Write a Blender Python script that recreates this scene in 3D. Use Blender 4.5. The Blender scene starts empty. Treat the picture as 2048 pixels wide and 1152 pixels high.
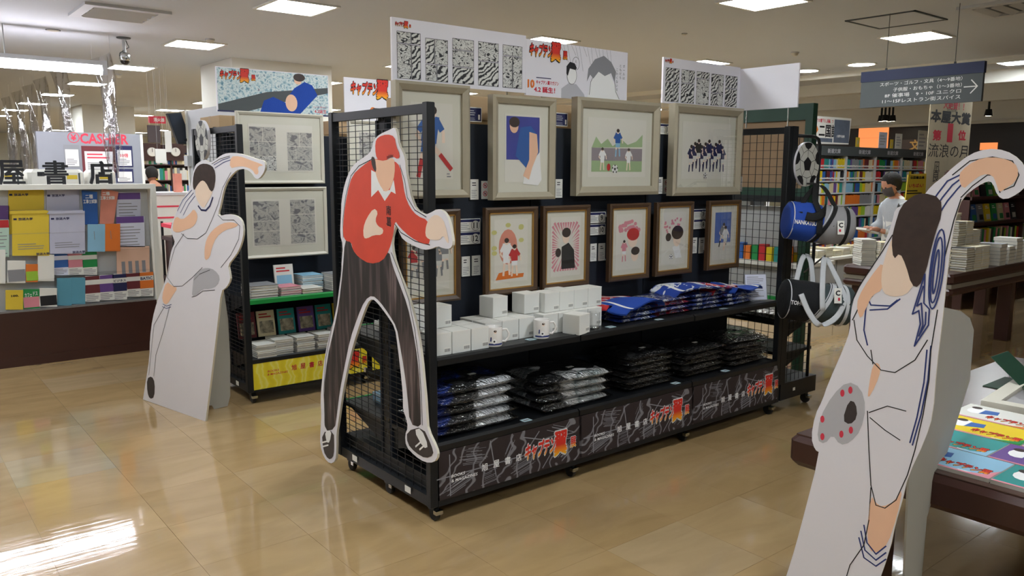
import bpy, bmesh, math, random
from mathutils import Vector, Matrix
random.seed(7)
S = bpy.context.scene; COL = S.collection; D = bpy.data
# ---------------------------------------------------------------- camera
CAM = Vector((-1.8457, -2.844, 1.5743)); YAW, PIT, ROL, FPX = .8906, .1457, .0048, 1601.6
FW = Vector((math.cos(PIT)*math.cos(YAW), math.cos(PIT)*math.sin(YAW), -math.sin(PIT)))
_r = FW.cross(Vector((0, 0, 1))).normalized(); _u = _r.cross(FW)
RT = _r*math.cos(ROL)+_u*math.sin(ROL); UP = -_r*math.sin(ROL)+_u*math.cos(ROL)
cd = D.cameras.new('camera'); cam = D.objects.new('camera', cd); COL.objects.link(cam)
cd.sensor_width = 36; cd.lens = 36*FPX/2048; cd.clip_end = 100; cd.clip_start = .05
M = Matrix((RT, UP, -FW)).transposed().to_4x4(); M.translation = CAM; cam.matrix_world = M
S.camera = cam
# ---------------------------------------------------------------- world, exposure
w = D.worlds.new('world'); S.world = w; w.use_nodes = True
w.node_tree.nodes['Background'].inputs[0].default_value = (.9, .95, 1, 1)
w.node_tree.nodes['Background'].inputs[1].default_value = .05
S.view_settings.view_transform = 'Standard'; S.view_settings.look = 'None'
S.view_settings.gamma = 1; S.view_settings.use_curve_mapping = False
S.view_settings.exposure = 0.85
S.cycles.use_denoising = True; S.cycles.max_bounces = 8; S.cycles.diffuse_bounces = 4
S.cycles.transparent_max_bounces = 16; S.cycles.sample_clamp_indirect = 4
LIGHT_STRENGTH = 26
# ---------------------------------------------------------------- helpers
def ray(x, y): return FW+RT*((x-1024)/FPX)-UP*((y-576)/FPX)
def at(x, y, ax, v):
    d = ray(x, y); i = 'XYZ'.index(ax); return CAM+d*((v-CAM[i])/d[i])
def atd(x, y, dep): return CAM+ray(x, y)*dep
def onp(x, y, o, n):
    d = ray(x, y); return CAM+d*((Vector(o)-CAM).dot(n)/d.dot(n))
WM = {}
def lin(h):
    h = h.lstrip('#'); r = []
    for i in (0, 2, 4):
        c = int(h[i:i+2], 16)/255; r.append(c/12.92 if c < .04045 else ((c+.055)/1.055)**2.4)
    return (*r, 1)
MATS = {}
def mat(name, col='#888888', rough=.5, metal=0, bump=0, bscale=60, var=.06, vscale=8, coat=0, emit=0, spec=.5, alpha=1, trans=0):
    if name in MATS: return MATS[name]
    m = D.materials.new(name); m.use_nodes = True; nt = m.node_tree; N = nt.nodes; Lk = nt.links
    b = N['Principled BSDF']; c = lin(col) if isinstance(col, str) else col
    b.inputs['Roughness'].default_value = rough; b.inputs['Metallic'].default_value = metal
    b.inputs['Specular IOR Level'].default_value = spec
    if coat: b.inputs['Coat Weight'].default_value = coat; b.inputs['Coat Roughness'].default_value = .1
    tc = N.new('ShaderNodeTexCoord')
    if var:
        nz = N.new('ShaderNodeTexNoise'); nz.inputs['Scale'].default_value = vscale; nz.inputs['Detail'].default_value = 4
        mx = N.new('ShaderNodeMix'); mx.data_type = 'RGBA'
        mx.inputs[6].default_value = tuple(x*(1-var) for x in c[:3])+(1,); mx.inputs[7].default_value = tuple(min(1, x*(1+var)) for x in c[:3])+(1,)
        Lk.new(tc.outputs['Object'], nz.inputs['Vector']); Lk.new(nz.outputs['Fac'], mx.inputs[0]); Lk.new(mx.outputs[2], b.inputs['Base Color'])
    else: b.inputs['Base Color'].default_value = c
    if bump:
        n2 = N.new('ShaderNodeTexNoise'); n2.inputs['Scale'].default_value = bscale; n2.inputs['Detail'].default_value = 3
        bp = N.new('ShaderNodeBump'); bp.inputs['Strength'].default_value = bump; bp.inputs['Distance'].default_value = .01
        Lk.new(tc.outputs['Object'], n2.inputs['Vector']); Lk.new(n2.outputs['Fac'], bp.inputs['Height']); Lk.new(bp.outputs[0], b.inputs['Normal'])
    if emit: b.inputs['Emission Color'].default_value = c; b.inputs['Emission Strength'].default_value = emit
    if alpha < 1: b.inputs['Alpha'].default_value = alpha
    if trans: b.inputs['Transmission Weight'].default_value = trans
    MATS[name] = m; return m
def ramp_mat(name, kind, cols, scale=(1, 1, 1), rough=.6, dist=3, detail=3, wave=True, bump=0, coord='Object', coat=0, rot=0):
    """two or more print colours laid out by a wave or noise pattern; cols = [(pos, hex), ...]"""
    if name in MATS: return MATS[name]
    m = D.materials.new(name); m.use_nodes = True; nt = m.node_tree; N = nt.nodes; Lk = nt.links
    b = N['Principled BSDF']; b.inputs['Roughness'].default_value = rough; b.inputs['Coat Weight'].default_value = coat
    tc = N.new('ShaderNodeTexCoord'); mp = N.new('ShaderNodeMapping'); mp.inputs['Scale'].default_value = scale; mp.inputs['Rotation'].default_value = (0, 0, rot)
    Lk.new(tc.outputs[coord], mp.inputs['Vector'])
    if kind == 'wave':
        t = N.new('ShaderNodeTexWave'); t.inputs['Scale'].default_value = 1; t.inputs['Distortion'].default_value = dist; t.inputs['Detail'].default_value = detail; t.inputs['Detail Scale'].default_value = 1.2
        out = t.outputs['Fac']
    elif kind == 'grad':
        t = N.new('ShaderNodeSeparateXYZ'); out = t.outputs[1]
    elif kind == 'vor':
        t = N.new('ShaderNodeTexVoronoi'); t.inputs['Scale'].default_value = 1; out = t.outputs['Distance']
    else:
        t = N.new('ShaderNodeTexNoise'); t.inputs['Scale'].default_value = 1; t.inputs['Detail'].default_value = detail; t.inputs['Distortion'].default_value = dist*.3; out = t.outputs['Fac']
    Lk.new(mp.outputs[0], t.inputs[0])
    cr = N.new('ShaderNodeValToRGB'); e = cr.color_ramp
    while len(e.elements) < len(cols): e.elements.new(.5)
    for el, (p, h) in zip(e.elements, cols): el.position = p; el.color = lin(h)
    Lk.new(out, cr.inputs[0]); Lk.new(cr.outputs[0], b.inputs['Base Color'])
    if bump:
        bp = N.new('ShaderNodeBump'); bp.inputs['Strength'].default_value = bump; bp.inputs['Distance'].default_value = .004
        Lk.new(out, bp.inputs['Height']); Lk.new(bp.outputs[0], b.inputs['Normal'])
    MATS[name] = m; return m
def film(name, tint=(1, 1, 1), amt=.25, rough=.08, bump=.6, bscale=25):
    """thin clear plastic: mostly see-through with crinkled glossy reflections"""
    if name in MATS: return MATS[name]
    m = D.materials.new(name); m.use_nodes = True; nt = m.node_tree; N = nt.nodes; Lk = nt.links
    N.remove(N['Principled BSDF']); o = N['Material Output']
    tr = N.new('ShaderNodeBsdfTransparent'); tr.inputs[0].default_value = (*tint, 1)
    gl = N.new('ShaderNodeBsdfGlossy'); gl.inputs['Roughness'].default_value = rough
    mx = N.new('ShaderNodeMixShader'); fr = N.new('ShaderNodeLayerWeight'); fr.inputs[0].default_value = amt
    tc = N.new('ShaderNodeTexCoord'); n2 = N.new('ShaderNodeTexNoise'); n2.inputs['Scale'].default_value = bscale; n2.inputs['Detail'].default_value = 2; n2.inputs['Distortion'].default_value = 1
    bp = N.new('ShaderNodeBump'); bp.inputs['Strength'].default_value = bump; bp.inputs['Distance'].default_value = .03
    Lk.new(tc.outputs['Object'], n2.inputs[0]); Lk.new(n2.outputs['Fac'], bp.inputs['Height'])
    Lk.new(bp.outputs[0], gl.inputs['Normal']); Lk.new(bp.outputs[0], fr.inputs['Normal'])
    Lk.new(fr.outputs['Facing'], mx.inputs[0]); Lk.new(tr.outputs[0], mx.inputs[1]); Lk.new(gl.outputs[0], mx.inputs[2]); Lk.new(mx.outputs[0], o.inputs[0])
    MATS[name] = m; return m
def link(o, parent=None, Mw=None):
    COL.objects.link(o); Mw = Mw or Matrix(); WM[o.name] = Mw
    if parent is not None:
        o.parent = parent; o.matrix_parent_inverse = WM[parent.name].inverted()
    o.matrix_basis = Mw; return o
def tag(o, label=None, cat=None, group=None, kind=None):
    if label: o['label'] = label
    if cat: o['category'] = cat
    if group: o['group'] = group
    if kind: o['kind'] = kind
    return o
def thing(name, label, cat, loc=(0, 0, 0), rz=0, group=None, M=None):
    o = D.objects.new(name, None); o.empty_display_size = .05
    link(o, None, M or (Matrix.Translation(Vector(loc)) @ Matrix.Rotation(rz, 4, 'Z'))); return tag(o, label, cat, group)
def dup(root, Mw, label=None, group=None, mats=None):
    r = root.copy(); COL.objects.link(r); WM[r.name] = Mw; r.matrix_basis = Mw
    if label: r['label'] = label
    if group: r['group'] = group
    def rec(a, b):
        for ch in KIDS.get(a.name, []):
            c = ch.copy(); COL.objects.link(c); c.parent = b; KIDS.setdefault(b.name, []).append(c)
            WM[c.name] = Mw @ WM[root.name].inverted() @ WM[ch.name]
            rec(ch, c)
    rec(root, r); return r
KIDS = {}
class MB:
    def __init__(s): s.v = []; s.f = []; s.m = []; s.mi = 0; s.sm = []; s.smooth = False
    def add(s, vs, fs):
        n = len(s.v); s.v += [tuple(v) for v in vs]
        for f in fs: s.f.append([i+n for i in f]); s.m.append(s.mi); s.sm.append(s.smooth)
        return s
    def box(s, a, b):
        x0, y0, z0 = (min(p, q) for p, q in zip(a, b)); x1, y1, z1 = (max(p, q) for p, q in zip(a, b))
        return s.add([(x0, y0, z0), (x1, y0, z0), (x1, y1, z0), (x0, y1, z0), (x0, y0, z1), (x1, y0, z1), (x1, y1, z1), (x0, y1, z1)],
                     [(0, 3, 2, 1), (4, 5, 6, 7), (0, 1, 5, 4), (1, 2, 6, 5), (2, 3, 7, 6), (3, 0, 4, 7)])
    def cbox(s, c, d): return s.box([p-q/2 for p, q in zip(c, d)], [p+q/2 for p, q in zip(c, d)])
    def bevbox(s, a, b, r=.004):
        """box with chamfered vertical and top edges"""
        x0, y0, z0 = a; x1, y1, z1 = b
        def ring(i, z): return [(x0+i+r, y0+i, z), (x1-i-r, y0+i, z), (x1-i, y0+i+r, z), (x1-i, y1-i-r, z), (x1-i-r, y1-i, z), (x0+i+r, y1-i, z), (x0+i, y1-i-r, z), (x0+i, y0+i+r, z)]
        R = [ring(r*.8, z0), ring(0, z0+r), ring(0, z1-r), ring(r*.8, z1)]; vs = sum(R, []); fs = [list(range(7, -1, -1)), [24+i for i in range(8)]]
        for k in range(3):
            for i in range(8): j = (i+1) % 8; fs.append((k*8+i, k*8+j, k*8+8+j, k*8+8+i))
        return s.add(vs, fs)
    def prism(s, pts, c0, c1):
        """2-D outline (local x,y) extruded in local z from c0 to c1"""
        ar = sum(pts[i][0]*pts[(i+1) % len(pts)][1]-pts[(i+1) % len(pts)][0]*pts[i][1] for i in range(len(pts)))
        if ar < 0: pts = pts[::-1]
        n = len(pts); vs = [(p[0], p[1], c0) for p in pts]+[(p[0], p[1], c1) for p in pts]
        fs = [list(range(n-1, -1, -1)), list(range(n, 2*n))]+[(i, (i+1) % n, n+(i+1) % n, n+i) for i in range(n)]
        return s.add(vs, fs)
    def tube(s, pts, r, n=8, cap=True, r2=None, up=None, closed=False):
        """sweep of an ellipse (r by r2) along a polyline"""
        P = [Vector(p) for p in pts]; r2 = r2 or r; R = []; prev = None; L = len(P)
        for i, p in enumerate(P):
            t = (P[(i+1) % L if closed else min(i+1, L-1)]-P[(i-1) % L if closed else max(i-1, 0)]).normalized()
            a = Vector(up) if up is not None else (prev if prev is not None else (Vector((0, 0, 1)) if abs(t.z) < .9 else Vector((1, 0, 0))))
            a = (a-t*a.dot(t)).normalized(); b = t.cross(a); prev = a
            rr = r[i] if isinstance(r, (list, tuple)) else r; rb = r2[i] if isinstance(r2, (list, tuple)) else r2
            R.append([p+a*rr*math.cos(2*math.pi*k/n)+b*rb*math.sin(2*math.pi*k/n) for k in range(n)])
        vs = sum(R, []); fs = []
        for i in range(L if closed else L-1):
            for k in range(n): j = (k+1) % n; i2 = (i+1) % L; fs.append((i*n+k, i*n+j, i2*n+j, i2*n+k))
        if cap and not closed: fs += [list(range(n-1, -1, -1)), [(L-1)*n+k for k in range(n)]]
        return s.add(vs, fs)
    def rod(s, a, b, r, n=6): return s.tube([a, b], r, n)
    def lathe(s, prof, c=(0, 0, 0), n=24, axis='Z'):
        vs = []; m = len(prof)
        for k in range(n):
            A = 2*math.pi*k/n
            for (r, z) in prof:
                p = (r*math.cos(A), r*math.sin(A), z)
                if axis == 'Y': p = (p[0], p[2], p[1])
                if axis == 'X': p = (p[2], p[0], p[1])
                vs.append(tuple(p[i]+c[i] for i in range(3)))
        fs = []
        for k in range(n):
            j = (k+1) % n
            for i in range(m-1): fs.append((k*m+i, j*m+i, j*m+i+1, k*m+i+1))
        return s.add(vs, fs)
    def stroke(s, pts, w, c=.0004):
        """flat line drawn in the local x,y plane at height c"""
        for i in range(len(pts)-1):
            a = Vector(pts[i]); b = Vector(pts[i+1]); d = b-a
            if d.length < 1e-6: continue
            d.normalize(); nn = Vector((-d.y, d.x))*w/2; a2 = a-d*w*.3; b2 = b+d*w*.3
            c2 = c+i*.000015; s.add([(*(a2-nn), c2), (*(b2-nn), c2), (*(b2+nn), c2), (*(a2+nn), c2)], [(0, 1, 2, 3)])
        return s
    def build(s, name, mt, parent=None, M=None, smooth=False, auto=False, kind=None):
        me = D.meshes.new(name); me.from_pydata(s.v, [], s.f)
        for m_ in (mt if isinstance(mt, (list, tuple)) else [mt]): me.materials.append(m_)
        for p, i, q in zip(me.polygons, s.m, s.sm): p.material_index = i; p.use_smooth = smooth or q
        me.update(); return obj(name, me, parent, M, kind)
def obj(name, me, parent=None, M=None, kind=None):
    o = D.objects.new(name, me)
    if parent is not None and M is None: M = Matrix()
    link(o, parent, M)
    if parent is not None: KIDS.setdefault(parent.name, []).append(o)
    if kind: o['kind'] = kind
    return o
class Surf:
    """a flat face standing in the scene: origin o, u to the viewer's right, v up, n out of it"""
    def __init__(s, o, u, v=(0, 0, 1)):
        s.o = Vector(o); s.u = Vector(u).normalized(); v = Vector(v); s.v = (v-s.u*v.dot(s.u)).normalized(); s.n = s.u.cross(s.v)
        s.M = Matrix((s.u, s.v, s.n)).transposed().to_4x4(); s.M.translation = s.o
    def px(s, x, y): p = onp(x, y, s.o, s.n)-s.o; return (p.dot(s.u), p.dot(s.v))
    def pxs(s, l): return [s.px(*p) for p in l]
TX = {}
def textmesh(st, bold, font_res=2):
    k = (st, bold)
    if k not in TX:
        c = D.curves.new('lettering', 'FONT'); c.body = st; c.size = 1; c.offset = bold; c.resolution_u = font_res; c.fill_mode = 'FRONT'; c.align_x = 'CENTER'
        o = D.objects.new('lettering_tmp', c); COL.objects.link(o); bpy.context.view_layer.update()
        me = D.meshes.new_from_object(o.evaluated_get(bpy.context.evaluated_depsgraph_get()))
        D.objects.remove(o); D.curves.remove(c)
        xs = [v.co.x for v in me.vertices] or [0]; ys = [v.co.y for v in me.vertices] or [0]
        TX[k] = ([tuple(v.co) for v in me.vertices], [tuple(p.vertices) for p in me.polygons], min(xs), max(xs), min(ys), max(ys)); D.meshes.remove(me)
    return TX[k]
def stamps(v, f, bold, ring=False):
    """thicken complex characters by stamping shifted copies instead of offsetting the outline"""
    n = 8 if ring else 4; V = list(v); F = list(f)
    for q in range(n):
        A = 2*math.pi*q/n+.4; b_ = len(V); V += [(p[0]+bold*math.cos(A), p[1]+bold*math.sin(A), -.00012*(q+1)) for p in v]; F += [tuple(i+b_ for i in fc) for fc in f]
    return V, F
def boldmesh(st, bold, ring=False):
    if all(ord(c) < 0x2000 for c in st) and bold < .05: return textmesh(st, bold)
    if bold <= .016: return textmesh(st, 0)
    k = (st, bold, 'B')
    if k not in TX:
        v, f, x0, x1, y0, y1 = textmesh(st, 0); V, F = stamps([(a, b, 0) for a, b, _ in v], f, bold, bold > .04); e = bold; TX[k] = (V, F, x0-e, x1+e, y0-e, y1+e)
    return TX[k]
def text(st, sf, cx, cy, h, mt, parent, w=None, bold=.012, c=.0008, name='lettering', skew=0, label=None, slope=0, vertical=False, ref=None):
    if vertical:
        mb = MB(); n = len(st)
        for i, ch in enumerate(st):
            v, f, x0, x1, y0, y1 = boldmesh(ch, bold); s_ = w/ max(1e-6, x1-x0) if w else h/n
            s_ = min(h/n/1.0*.92, w or 9)
            yc = cy+h/2-(i+.5)*h/n
            mb.add([(cx+(a-(x0+x1)/2)*s_, yc+(b-(y0+y1)/2)*s_, c+z_) for a, b, z_ in v], f)
        o = mb.build(name, mt, parent, sf.M)
    else:
        v, f, x0, x1, y0, y1 = boldmesh(st, bold); r_ = boldmesh(st, ref) if ref is not None else None
        if r_: X0, X1, Y0, Y1 = r_[2:]
        else: X0, X1, Y0, Y1 = x0, x1, y0, y1
        sy = h/max(1e-6, Y1-Y0); sx = (w/max(1e-6, X1-X0)) if w else sy
        P = []
        for a, b, z_ in v:
            X = (a-(X0+X1)/2)*sx; Y = (b-(Y0+Y1)/2)*sy; P.append((cx+X+Y*skew, cy+Y+X*slope, c+z_))
        o = MB().add(P, f).build(name, mt, parent, sf.M)
    if label: o['label'] = label
    return o
def patch(sf, pts, mt, parent, name, c=.0005, t=.0003, label=None):
    o = MB().prism(pts, c-t, c).build(name, mt, parent, sf.M)
    if label: o['label'] = label
    return o
def rect(a0, b0, a1, b1): return [(a0, b0), (a1, b0), (a1, b1), (a0, b1)]
def ell(cx, cy, rx, ry, n=20, a0=0, a1=2*math.pi): return [(cx+rx*math.cos(a0+(a1-a0)*i/n), cy+ry*math.sin(a0+(a1-a0)*i/n)) for i in range(n)]
def lines(sf, a0, b0, a1, b1, n, mt, parent, name='print_lines', c=.0007, fill=.45, seed=1):
    """rows of small unreadable print"""
    rnd = random.Random(seed); m = MB(); h = (b1-b0)/n
    for i in range(n):
        y = b1-(i+.5)*h; e = a0+(a1-a0)*(.6+.4*rnd.random())
        m.add([(a0, y-h*fill/2, c), (e, y-h*fill/2, c), (e, y+h*fill/2, c), (a0, y+h*fill/2, c)], [(0, 1, 2, 3)])
    return m.build(name, mt, parent, sf.M)
def logo(sf, cx, cy, w, parent, back='logo_edge_black', slope=0, skew=.12):
    """red and yellow slanted title with a big character and a small one"""
    h = w*.3
    for nm, bo, mt, c in (('title_edge', .085, MATS[back], .0018), ('title_lettering', .034, MATS['logo_red'], .0030)):
        text('キャプテン', sf, cx-w*.2, cy-w*.2*slope, h*.86, mt, parent, w=w*.58, bold=bo*1.3, c=c, name=nm, skew=skew, slope=slope, ref=.0442)
        text('翼', sf, cx+w*.19, cy+w*.19*slope, h*1.25, mt, parent, w=w*.26, bold=bo, c=c+.0003, name=nm, skew=.05, slope=slope, ref=.034)
        text('展', sf, cx+w*.44, cy+w*.44*slope-h*.12, h*.55, mt, parent, w=w*.12, bold=bo, c=c, name=nm, slope=slope, ref=.034)
NTH = ['first', 'second', 'third', 'fourth', 'fifth', 'sixth', 'seventh', 'eighth', 'ninth', 'tenth', 'eleventh', 'twelfth', 'thirteenth', 'fourteenth', 'fifteenth', 'sixteenth', 'seventeenth', 'eighteenth', 'nineteenth', 'twentieth', 'twenty-first', 'twenty-second', 'twenty-third', 'twenty-fourth', 'twenty-fifth', 'twenty-sixth', 'twenty-seventh', 'twenty-eighth']
ORD = ['bottom', 'second', 'third', 'fourth', 'fifth', 'sixth', 'seventh', 'eighth', 'ninth', 'tenth', 'eleventh', 'twelfth', 'thirteenth', 'fourteenth']
# ---------------------------------------------------------------- materials
def floor_mat():
    m = D.materials.new('vinyl_floor'); m.use_nodes = True; nt = m.node_tree; N = nt.nodes; Lk = nt.links; b = N['Principled BSDF']
    g = N.new('ShaderNodeNewGeometry')
    mp = N.new('ShaderNodeMapping'); mp.inputs['Location'].default_value = (0, .181/.457, 0); mp.inputs['Scale'].default_value = (1/.457, 1/.457, 0)
    Lk.new(g.outputs['Position'], mp.inputs[0])
    fl = N.new('ShaderNodeVectorMath'); fl.operation = 'FLOOR'; Lk.new(mp.outputs[0], fl.inputs[0])
    wn = N.new('ShaderNodeTexWhiteNoise'); Lk.new(fl.outputs[0], wn.inputs[0])
    cr = N.new('ShaderNodeValToRGB'); e = cr.color_ramp; e.elements.new(.86); e.elements.new(.9)
    for el, (p, h) in zip(e.elements, [(0, '#af9267'), (.8, '#b89b70'), (.92, '#b79e7a'), (1, '#b3a082')]): el.position = p; el.color = lin(h)
    Lk.new(wn.outputs[0], cr.inputs[0])
    nz = N.new('ShaderNodeTexNoise'); nz.inputs['Scale'].default_value = 3; nz.inputs['Detail'].default_value = 6; nz.inputs['Distortion'].default_value = 1.5
    mp2 = N.new('ShaderNodeMapping'); mp2.inputs['Scale'].default_value = (.6, 1.6, 1); Lk.new(g.outputs['Position'], mp2.inputs[0]); Lk.new(mp2.outputs[0], nz.inputs[0])
    mx = N.new('ShaderNodeMix'); mx.data_type = 'RGBA'; mx.blend_type = 'MULTIPLY'; mx.inputs[0].default_value = 1
    c2 = N.new('ShaderNodeValToRGB'); c2.color_ramp.elements[0].position = .3; c2.color_ramp.elements[0].color = (.85, .84, .82, 1); c2.color_ramp.elements[1].position = .62; c2.color_ramp.elements[1].color = (1, 1, 1, 1)
    Lk.new(nz.outputs['Fac'], c2.inputs[0]); Lk.new(cr.outputs[0], mx.inputs[6]); Lk.new(c2.outputs[0], mx.inputs[7]); Lk.new(mx.outputs[2], b.inputs['Base Color'])
    b.inputs['Roughness'].default_value = .07; b.inputs['Specular IOR Level'].default_value = .6
    n3 = N.new('ShaderNodeTexNoise'); n3.inputs['Scale'].default_value = 1; n3.inputs['Detail'].default_value = 3
    mp3 = N.new('ShaderNodeMapping'); mp3.inputs['Scale'].default_value = (2.5, 22, 1); mp3.inputs['Rotation'].default_value = (0, 0, .1); Lk.new(g.outputs['Position'], mp3.inputs[0]); Lk.new(mp3.outputs[0], n3.inputs[0])
    bp = N.new('ShaderNodeBump'); b.inputs['Coat Weight'].default_value = .5; b.inputs['Coat Roughness'].default_value = .04; Lk.new(bp.outputs[0], b.inputs['Coat Normal']); bp.inputs['Strength'].default_value = .13; bp.inputs['Distance'].default_value = .004; Lk.new(n3.outputs['Fac'], bp.inputs['Height']); Lk.new(bp.outputs[0], b.inputs['Normal'])
    MATS['floor'] = m; return m
floor_mat()
mat('white_paint', '#e6e5dd', .7, var=.02); mat('ceiling', '#c4c8cc', .85, var=.02, vscale=.5); mat('wall', '#d9d6c8', .8, var=.03)
mat('black_steel', '#15181c', .45, var=.1, spec=.4); mat('navy_panel', '#101926', .75, bump=.1, bscale=200, var=.12); mat('black_shelf', '#101215', .4, var=.1)
mat('rubber', '#131416', .6); mat('chrome', '#c9cccc', .2, 1); mat('green_edge', '#0e8a3c', .5); mat('dark_green', '#123a2a', .5)
mat('cardboard', '#b89c78', .85, bump=.1, var=.06); mat('tan_panel', '#8d755a', .8)
mat('board_white', '#e8e6ee', .5, var=.015); mat('board_edge', '#d9d4c4', .7); mat('board_grey', '#a8a69d', .8, var=.04)
mat('paper', '#e9e8e2', .6, var=.02); mat('paper_cool', '#dcdff0', .6, var=.02); mat('mat_board', '#d8d6c8', .8, var=.02); mat('art_paper', '#dfdcd2', .8, var=.02)
mat('ink', '#15151b', .6, var=0); mat('print_grey', '#8a8a90', .7, var=0); mat('navy_print', '#1d2152', .6, var=0); mat('blue_line', '#2a3a78', .6, var=0)
mat('white_print', '#f0f0f0', .6, var=0); mat('grey_print', '#b9b9c0', .6, var=0); mat('red_print', '#c8203a', .6, var=0); mat('pink_red', '#d83a50', .6, var=0)
mat('skin_print', '#f2c4a4', .6, var=.08, vscale=6); mat('skin_pale', '#f4dcc8', .6, var=.05); mat('hair_print', '#3a2c28', .6, var=.5, vscale=30); mat('shirt_red', '#dc4a35', .6, var=.14, vscale=7)
mat('shoe_print', '#3b3434', .6, var=.2, vscale=40)
mat('champagne', '#a8a08c', .45, .2, var=.06, vscale=30); mat('champagne_edge', '#c9c1a8', .4, .3); mat('brown_wood', '#4c3826', .4, var=.2, vscale=20); mat('gold_lip', '#b58a4a', .35, .6)
mat('white_frame', '#cfcbbd', .5, var=.02)
mat('walnut', '#40241f', .35, var=.25, vscale=3); mat('walnut_top', '#4a342e', .25, var=.15, vscale=4); mat('metal_strip', '#9a948a', .4, .4)
mat('box_white', '#dfe0dc', .7, var=.02); mat('ceramic', '#ece9e6', .12, coat=.5, var=0)
mat('clear_acrylic', '#ffffff', .05, alpha=.18, var=0)
mat('grey_counter', '#a2a4a4', .5, var=.04); mat('light_grey', '#c4c6c8', .6, var=.03)
mat('cloth_blue', '#1f49a8', .85, bump=.3, bscale=150); mat('cloth_grey', '#9b9a9c', .9, bump=.3, bscale=150); mat('cloth_black', '#14161a', .9, bump=.3, bscale=150); mat('cloth_slate', '#3e4a4c', .9, bump=.3, bscale=150); mat('strap_white', '#c9ccd0', .8, bump=.2, bscale=200); mat('strap_black', '#0e0f11', .8, bump=.2, bscale=200)
mat('hair', '#171310', .8, bump=.4, bscale=60, var=.3); mat('skin', '#b98268', .55); mat('cardigan', '#a3a7ad', .9, bump=.3, bscale=90); mat('shirt_white', '#d8d8d4', .85, bump=.2, bscale=60); mat('mask_grey', '#4a4444', .8); mat('dark_cloth', '#15161a', .9)
mat('yellow_env', '#dfc23a', .6, var=.06, bump=.2, bscale=12); mat('lav_env', '#bfc0d4', .6, var=.04, bump=.2, bscale=12)
mat('screen', '#1b2430', .15, var=.05); mat('dark_glass', '#0c0b0c', .1, var=0); mat('sign_grey', '#4a5052', .6, var=.02); mat('sign_navy', '#142048', .6, var=.03)
mat('orange_lit', '#d8804a', .6, emit=.7, var=.05); mat('lamp', (.92, .97, 1, 1), .5, emit=LIGHT_STRENGTH, var=0); mat('tube_lamp', (.93, .9, 1, 1), .5, emit=LIGHT_STRENGTH*.8, var=0); mat('warm_lamp', (1, .85, .6, 1), .5, emit=12, var=0)
for nm, h in dict(yellow='#e3c81e', red='#c42a30', green='#1f8a48', blue='#2c5fa8', orange='#e0782c', white='#dcdcd6', teal='#2a8f8c', pink='#d88a98', purple='#6a4a90', lightblue='#8cbcd8', maroon='#6a2a30', cream='#dccfa8', black='#202024', grey='#8a8c90', lime='#9cc43a').items(): mat('c_'+nm, h, .5, var=.08)
mat('page', '#cfc8b0', .9, var=.06, vscale=40); mat('page_white', '#dcdad2', .9, var=.06, vscale=40)
mat('logo_edge_black', '#160c0c', .6, var=0); mat('logo_edge_white', '#d8d8d8', .6, var=0)
ramp_mat('logo_red', 'grad', [(0, '#f2b91c'), (.22, '#f08a1c'), (.45, '#d62f22')], coord='Generated')
ramp_mat('yellow_banner', 'wave', [(0, '#e0cc22'), (.5, '#ead82c'), (.75, '#ece27a'), (1, '#e6d83c')], (3, 5, 1), dist=6)
ramp_mat('dark_banner', 'wave', [(.0, '#2a2022'), (.62, '#2c2224'), (.68, '#77757a'), (.84, '#7a787c'), (.88, '#2c2224')], (1.6, 2.6, 1), dist=13, detail=3, rot=.5)
ramp_mat('scribble', 'noise', [(.0, '#26262a'), (.40, '#2c2c30'), (.44, '#d8d8d4'), (.54, '#dcdcd8'), (.56, '#4a4a4e'), (.60, '#d4d4d0')], (26, 40, 1), dist=6, detail=4)
ramp_mat('scribble_lines', 'wave', [(0, '#222226'), (.3, '#2a2a2e'), (.42, '#c8c8c4'), (1, '#dededa')], (12, 17, 1), dist=11, detail=5, rot=.7)
ramp_mat('scribble_soft', 'noise', [(.38, '#77767a'), (.45, '#b4b2ac'), (.55, '#bdbbb4'), (.6, '#8a898a'), (.64, '#bdbbb4')], (18, 24, 1), dist=4, detail=3)
ramp_mat('crowd', 'noise', [(.3, '#4f7f9a'), (.42, '#a8c4cc'), (.55, '#dfe6e4'), (.66, '#7da5b4'), (.8, '#b06a6a')], (40, 40, 1), dist=1, detail=3)
ramp_mat('towel_blue', 'noise', [(.0, '#1d3f98'), (.54, '#1d3f98'), (.56, '#d8dce4'), (.62, '#d8dce4'), (.64, '#1d3f98')], (9, 9, 9), rough=.9, dist=4, detail=1, bump=.3)
ramp_mat('towel_red', 'noise', [(.0, '#c22a30'), (.52, '#c8323a'), (.54, '#e0dcdc'), (.58, '#24408c'), (.7, '#c22a30')], (9, 9, 9), rough=.9, dist=4, detail=1, bump=.3)
ramp_mat('shirt_blue_pack', 'noise', [(.0, '#1c3f9c'), (.45, '#1c3f9c'), (.47, '#2a2c2e'), (.55, '#2a2c2e'), (.56, '#c4c8cc'), (.7, '#c4c8cc')], (4, 4, 3), rough=.8, dist=1.5, detail=1)
ramp_mat('shirt_bw_pack', 'noise', [(.0, '#181a1d'), (.50, '#16181b'), (.51, '#c8c9c8'), (.57, '#c8c9c8'), (.6, '#7c8a8a'), (.7, '#c8c9c8')], (4, 4, 3), rough=.8, dist=1.5, detail=1)
mat('shirt_black_pack', '#17181a', .7, var=.3, bump=.8, bscale=14)
ramp_mat('silver_pack', 'noise', [(.3, '#30302e'), (.5, '#a8a8a4'), (.7, '#e0e0dc')], (20, 20, 20), rough=.25, dist=3, bump=1)
ramp_mat('trouser_print', 'noise', [(.3, '#221e1f'), (.5, '#2e2828'), (.62, '#5a4c4c'), (.75, '#8c7a7a')], (26, 2.2, 1), dist=1, detail=4)
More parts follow.
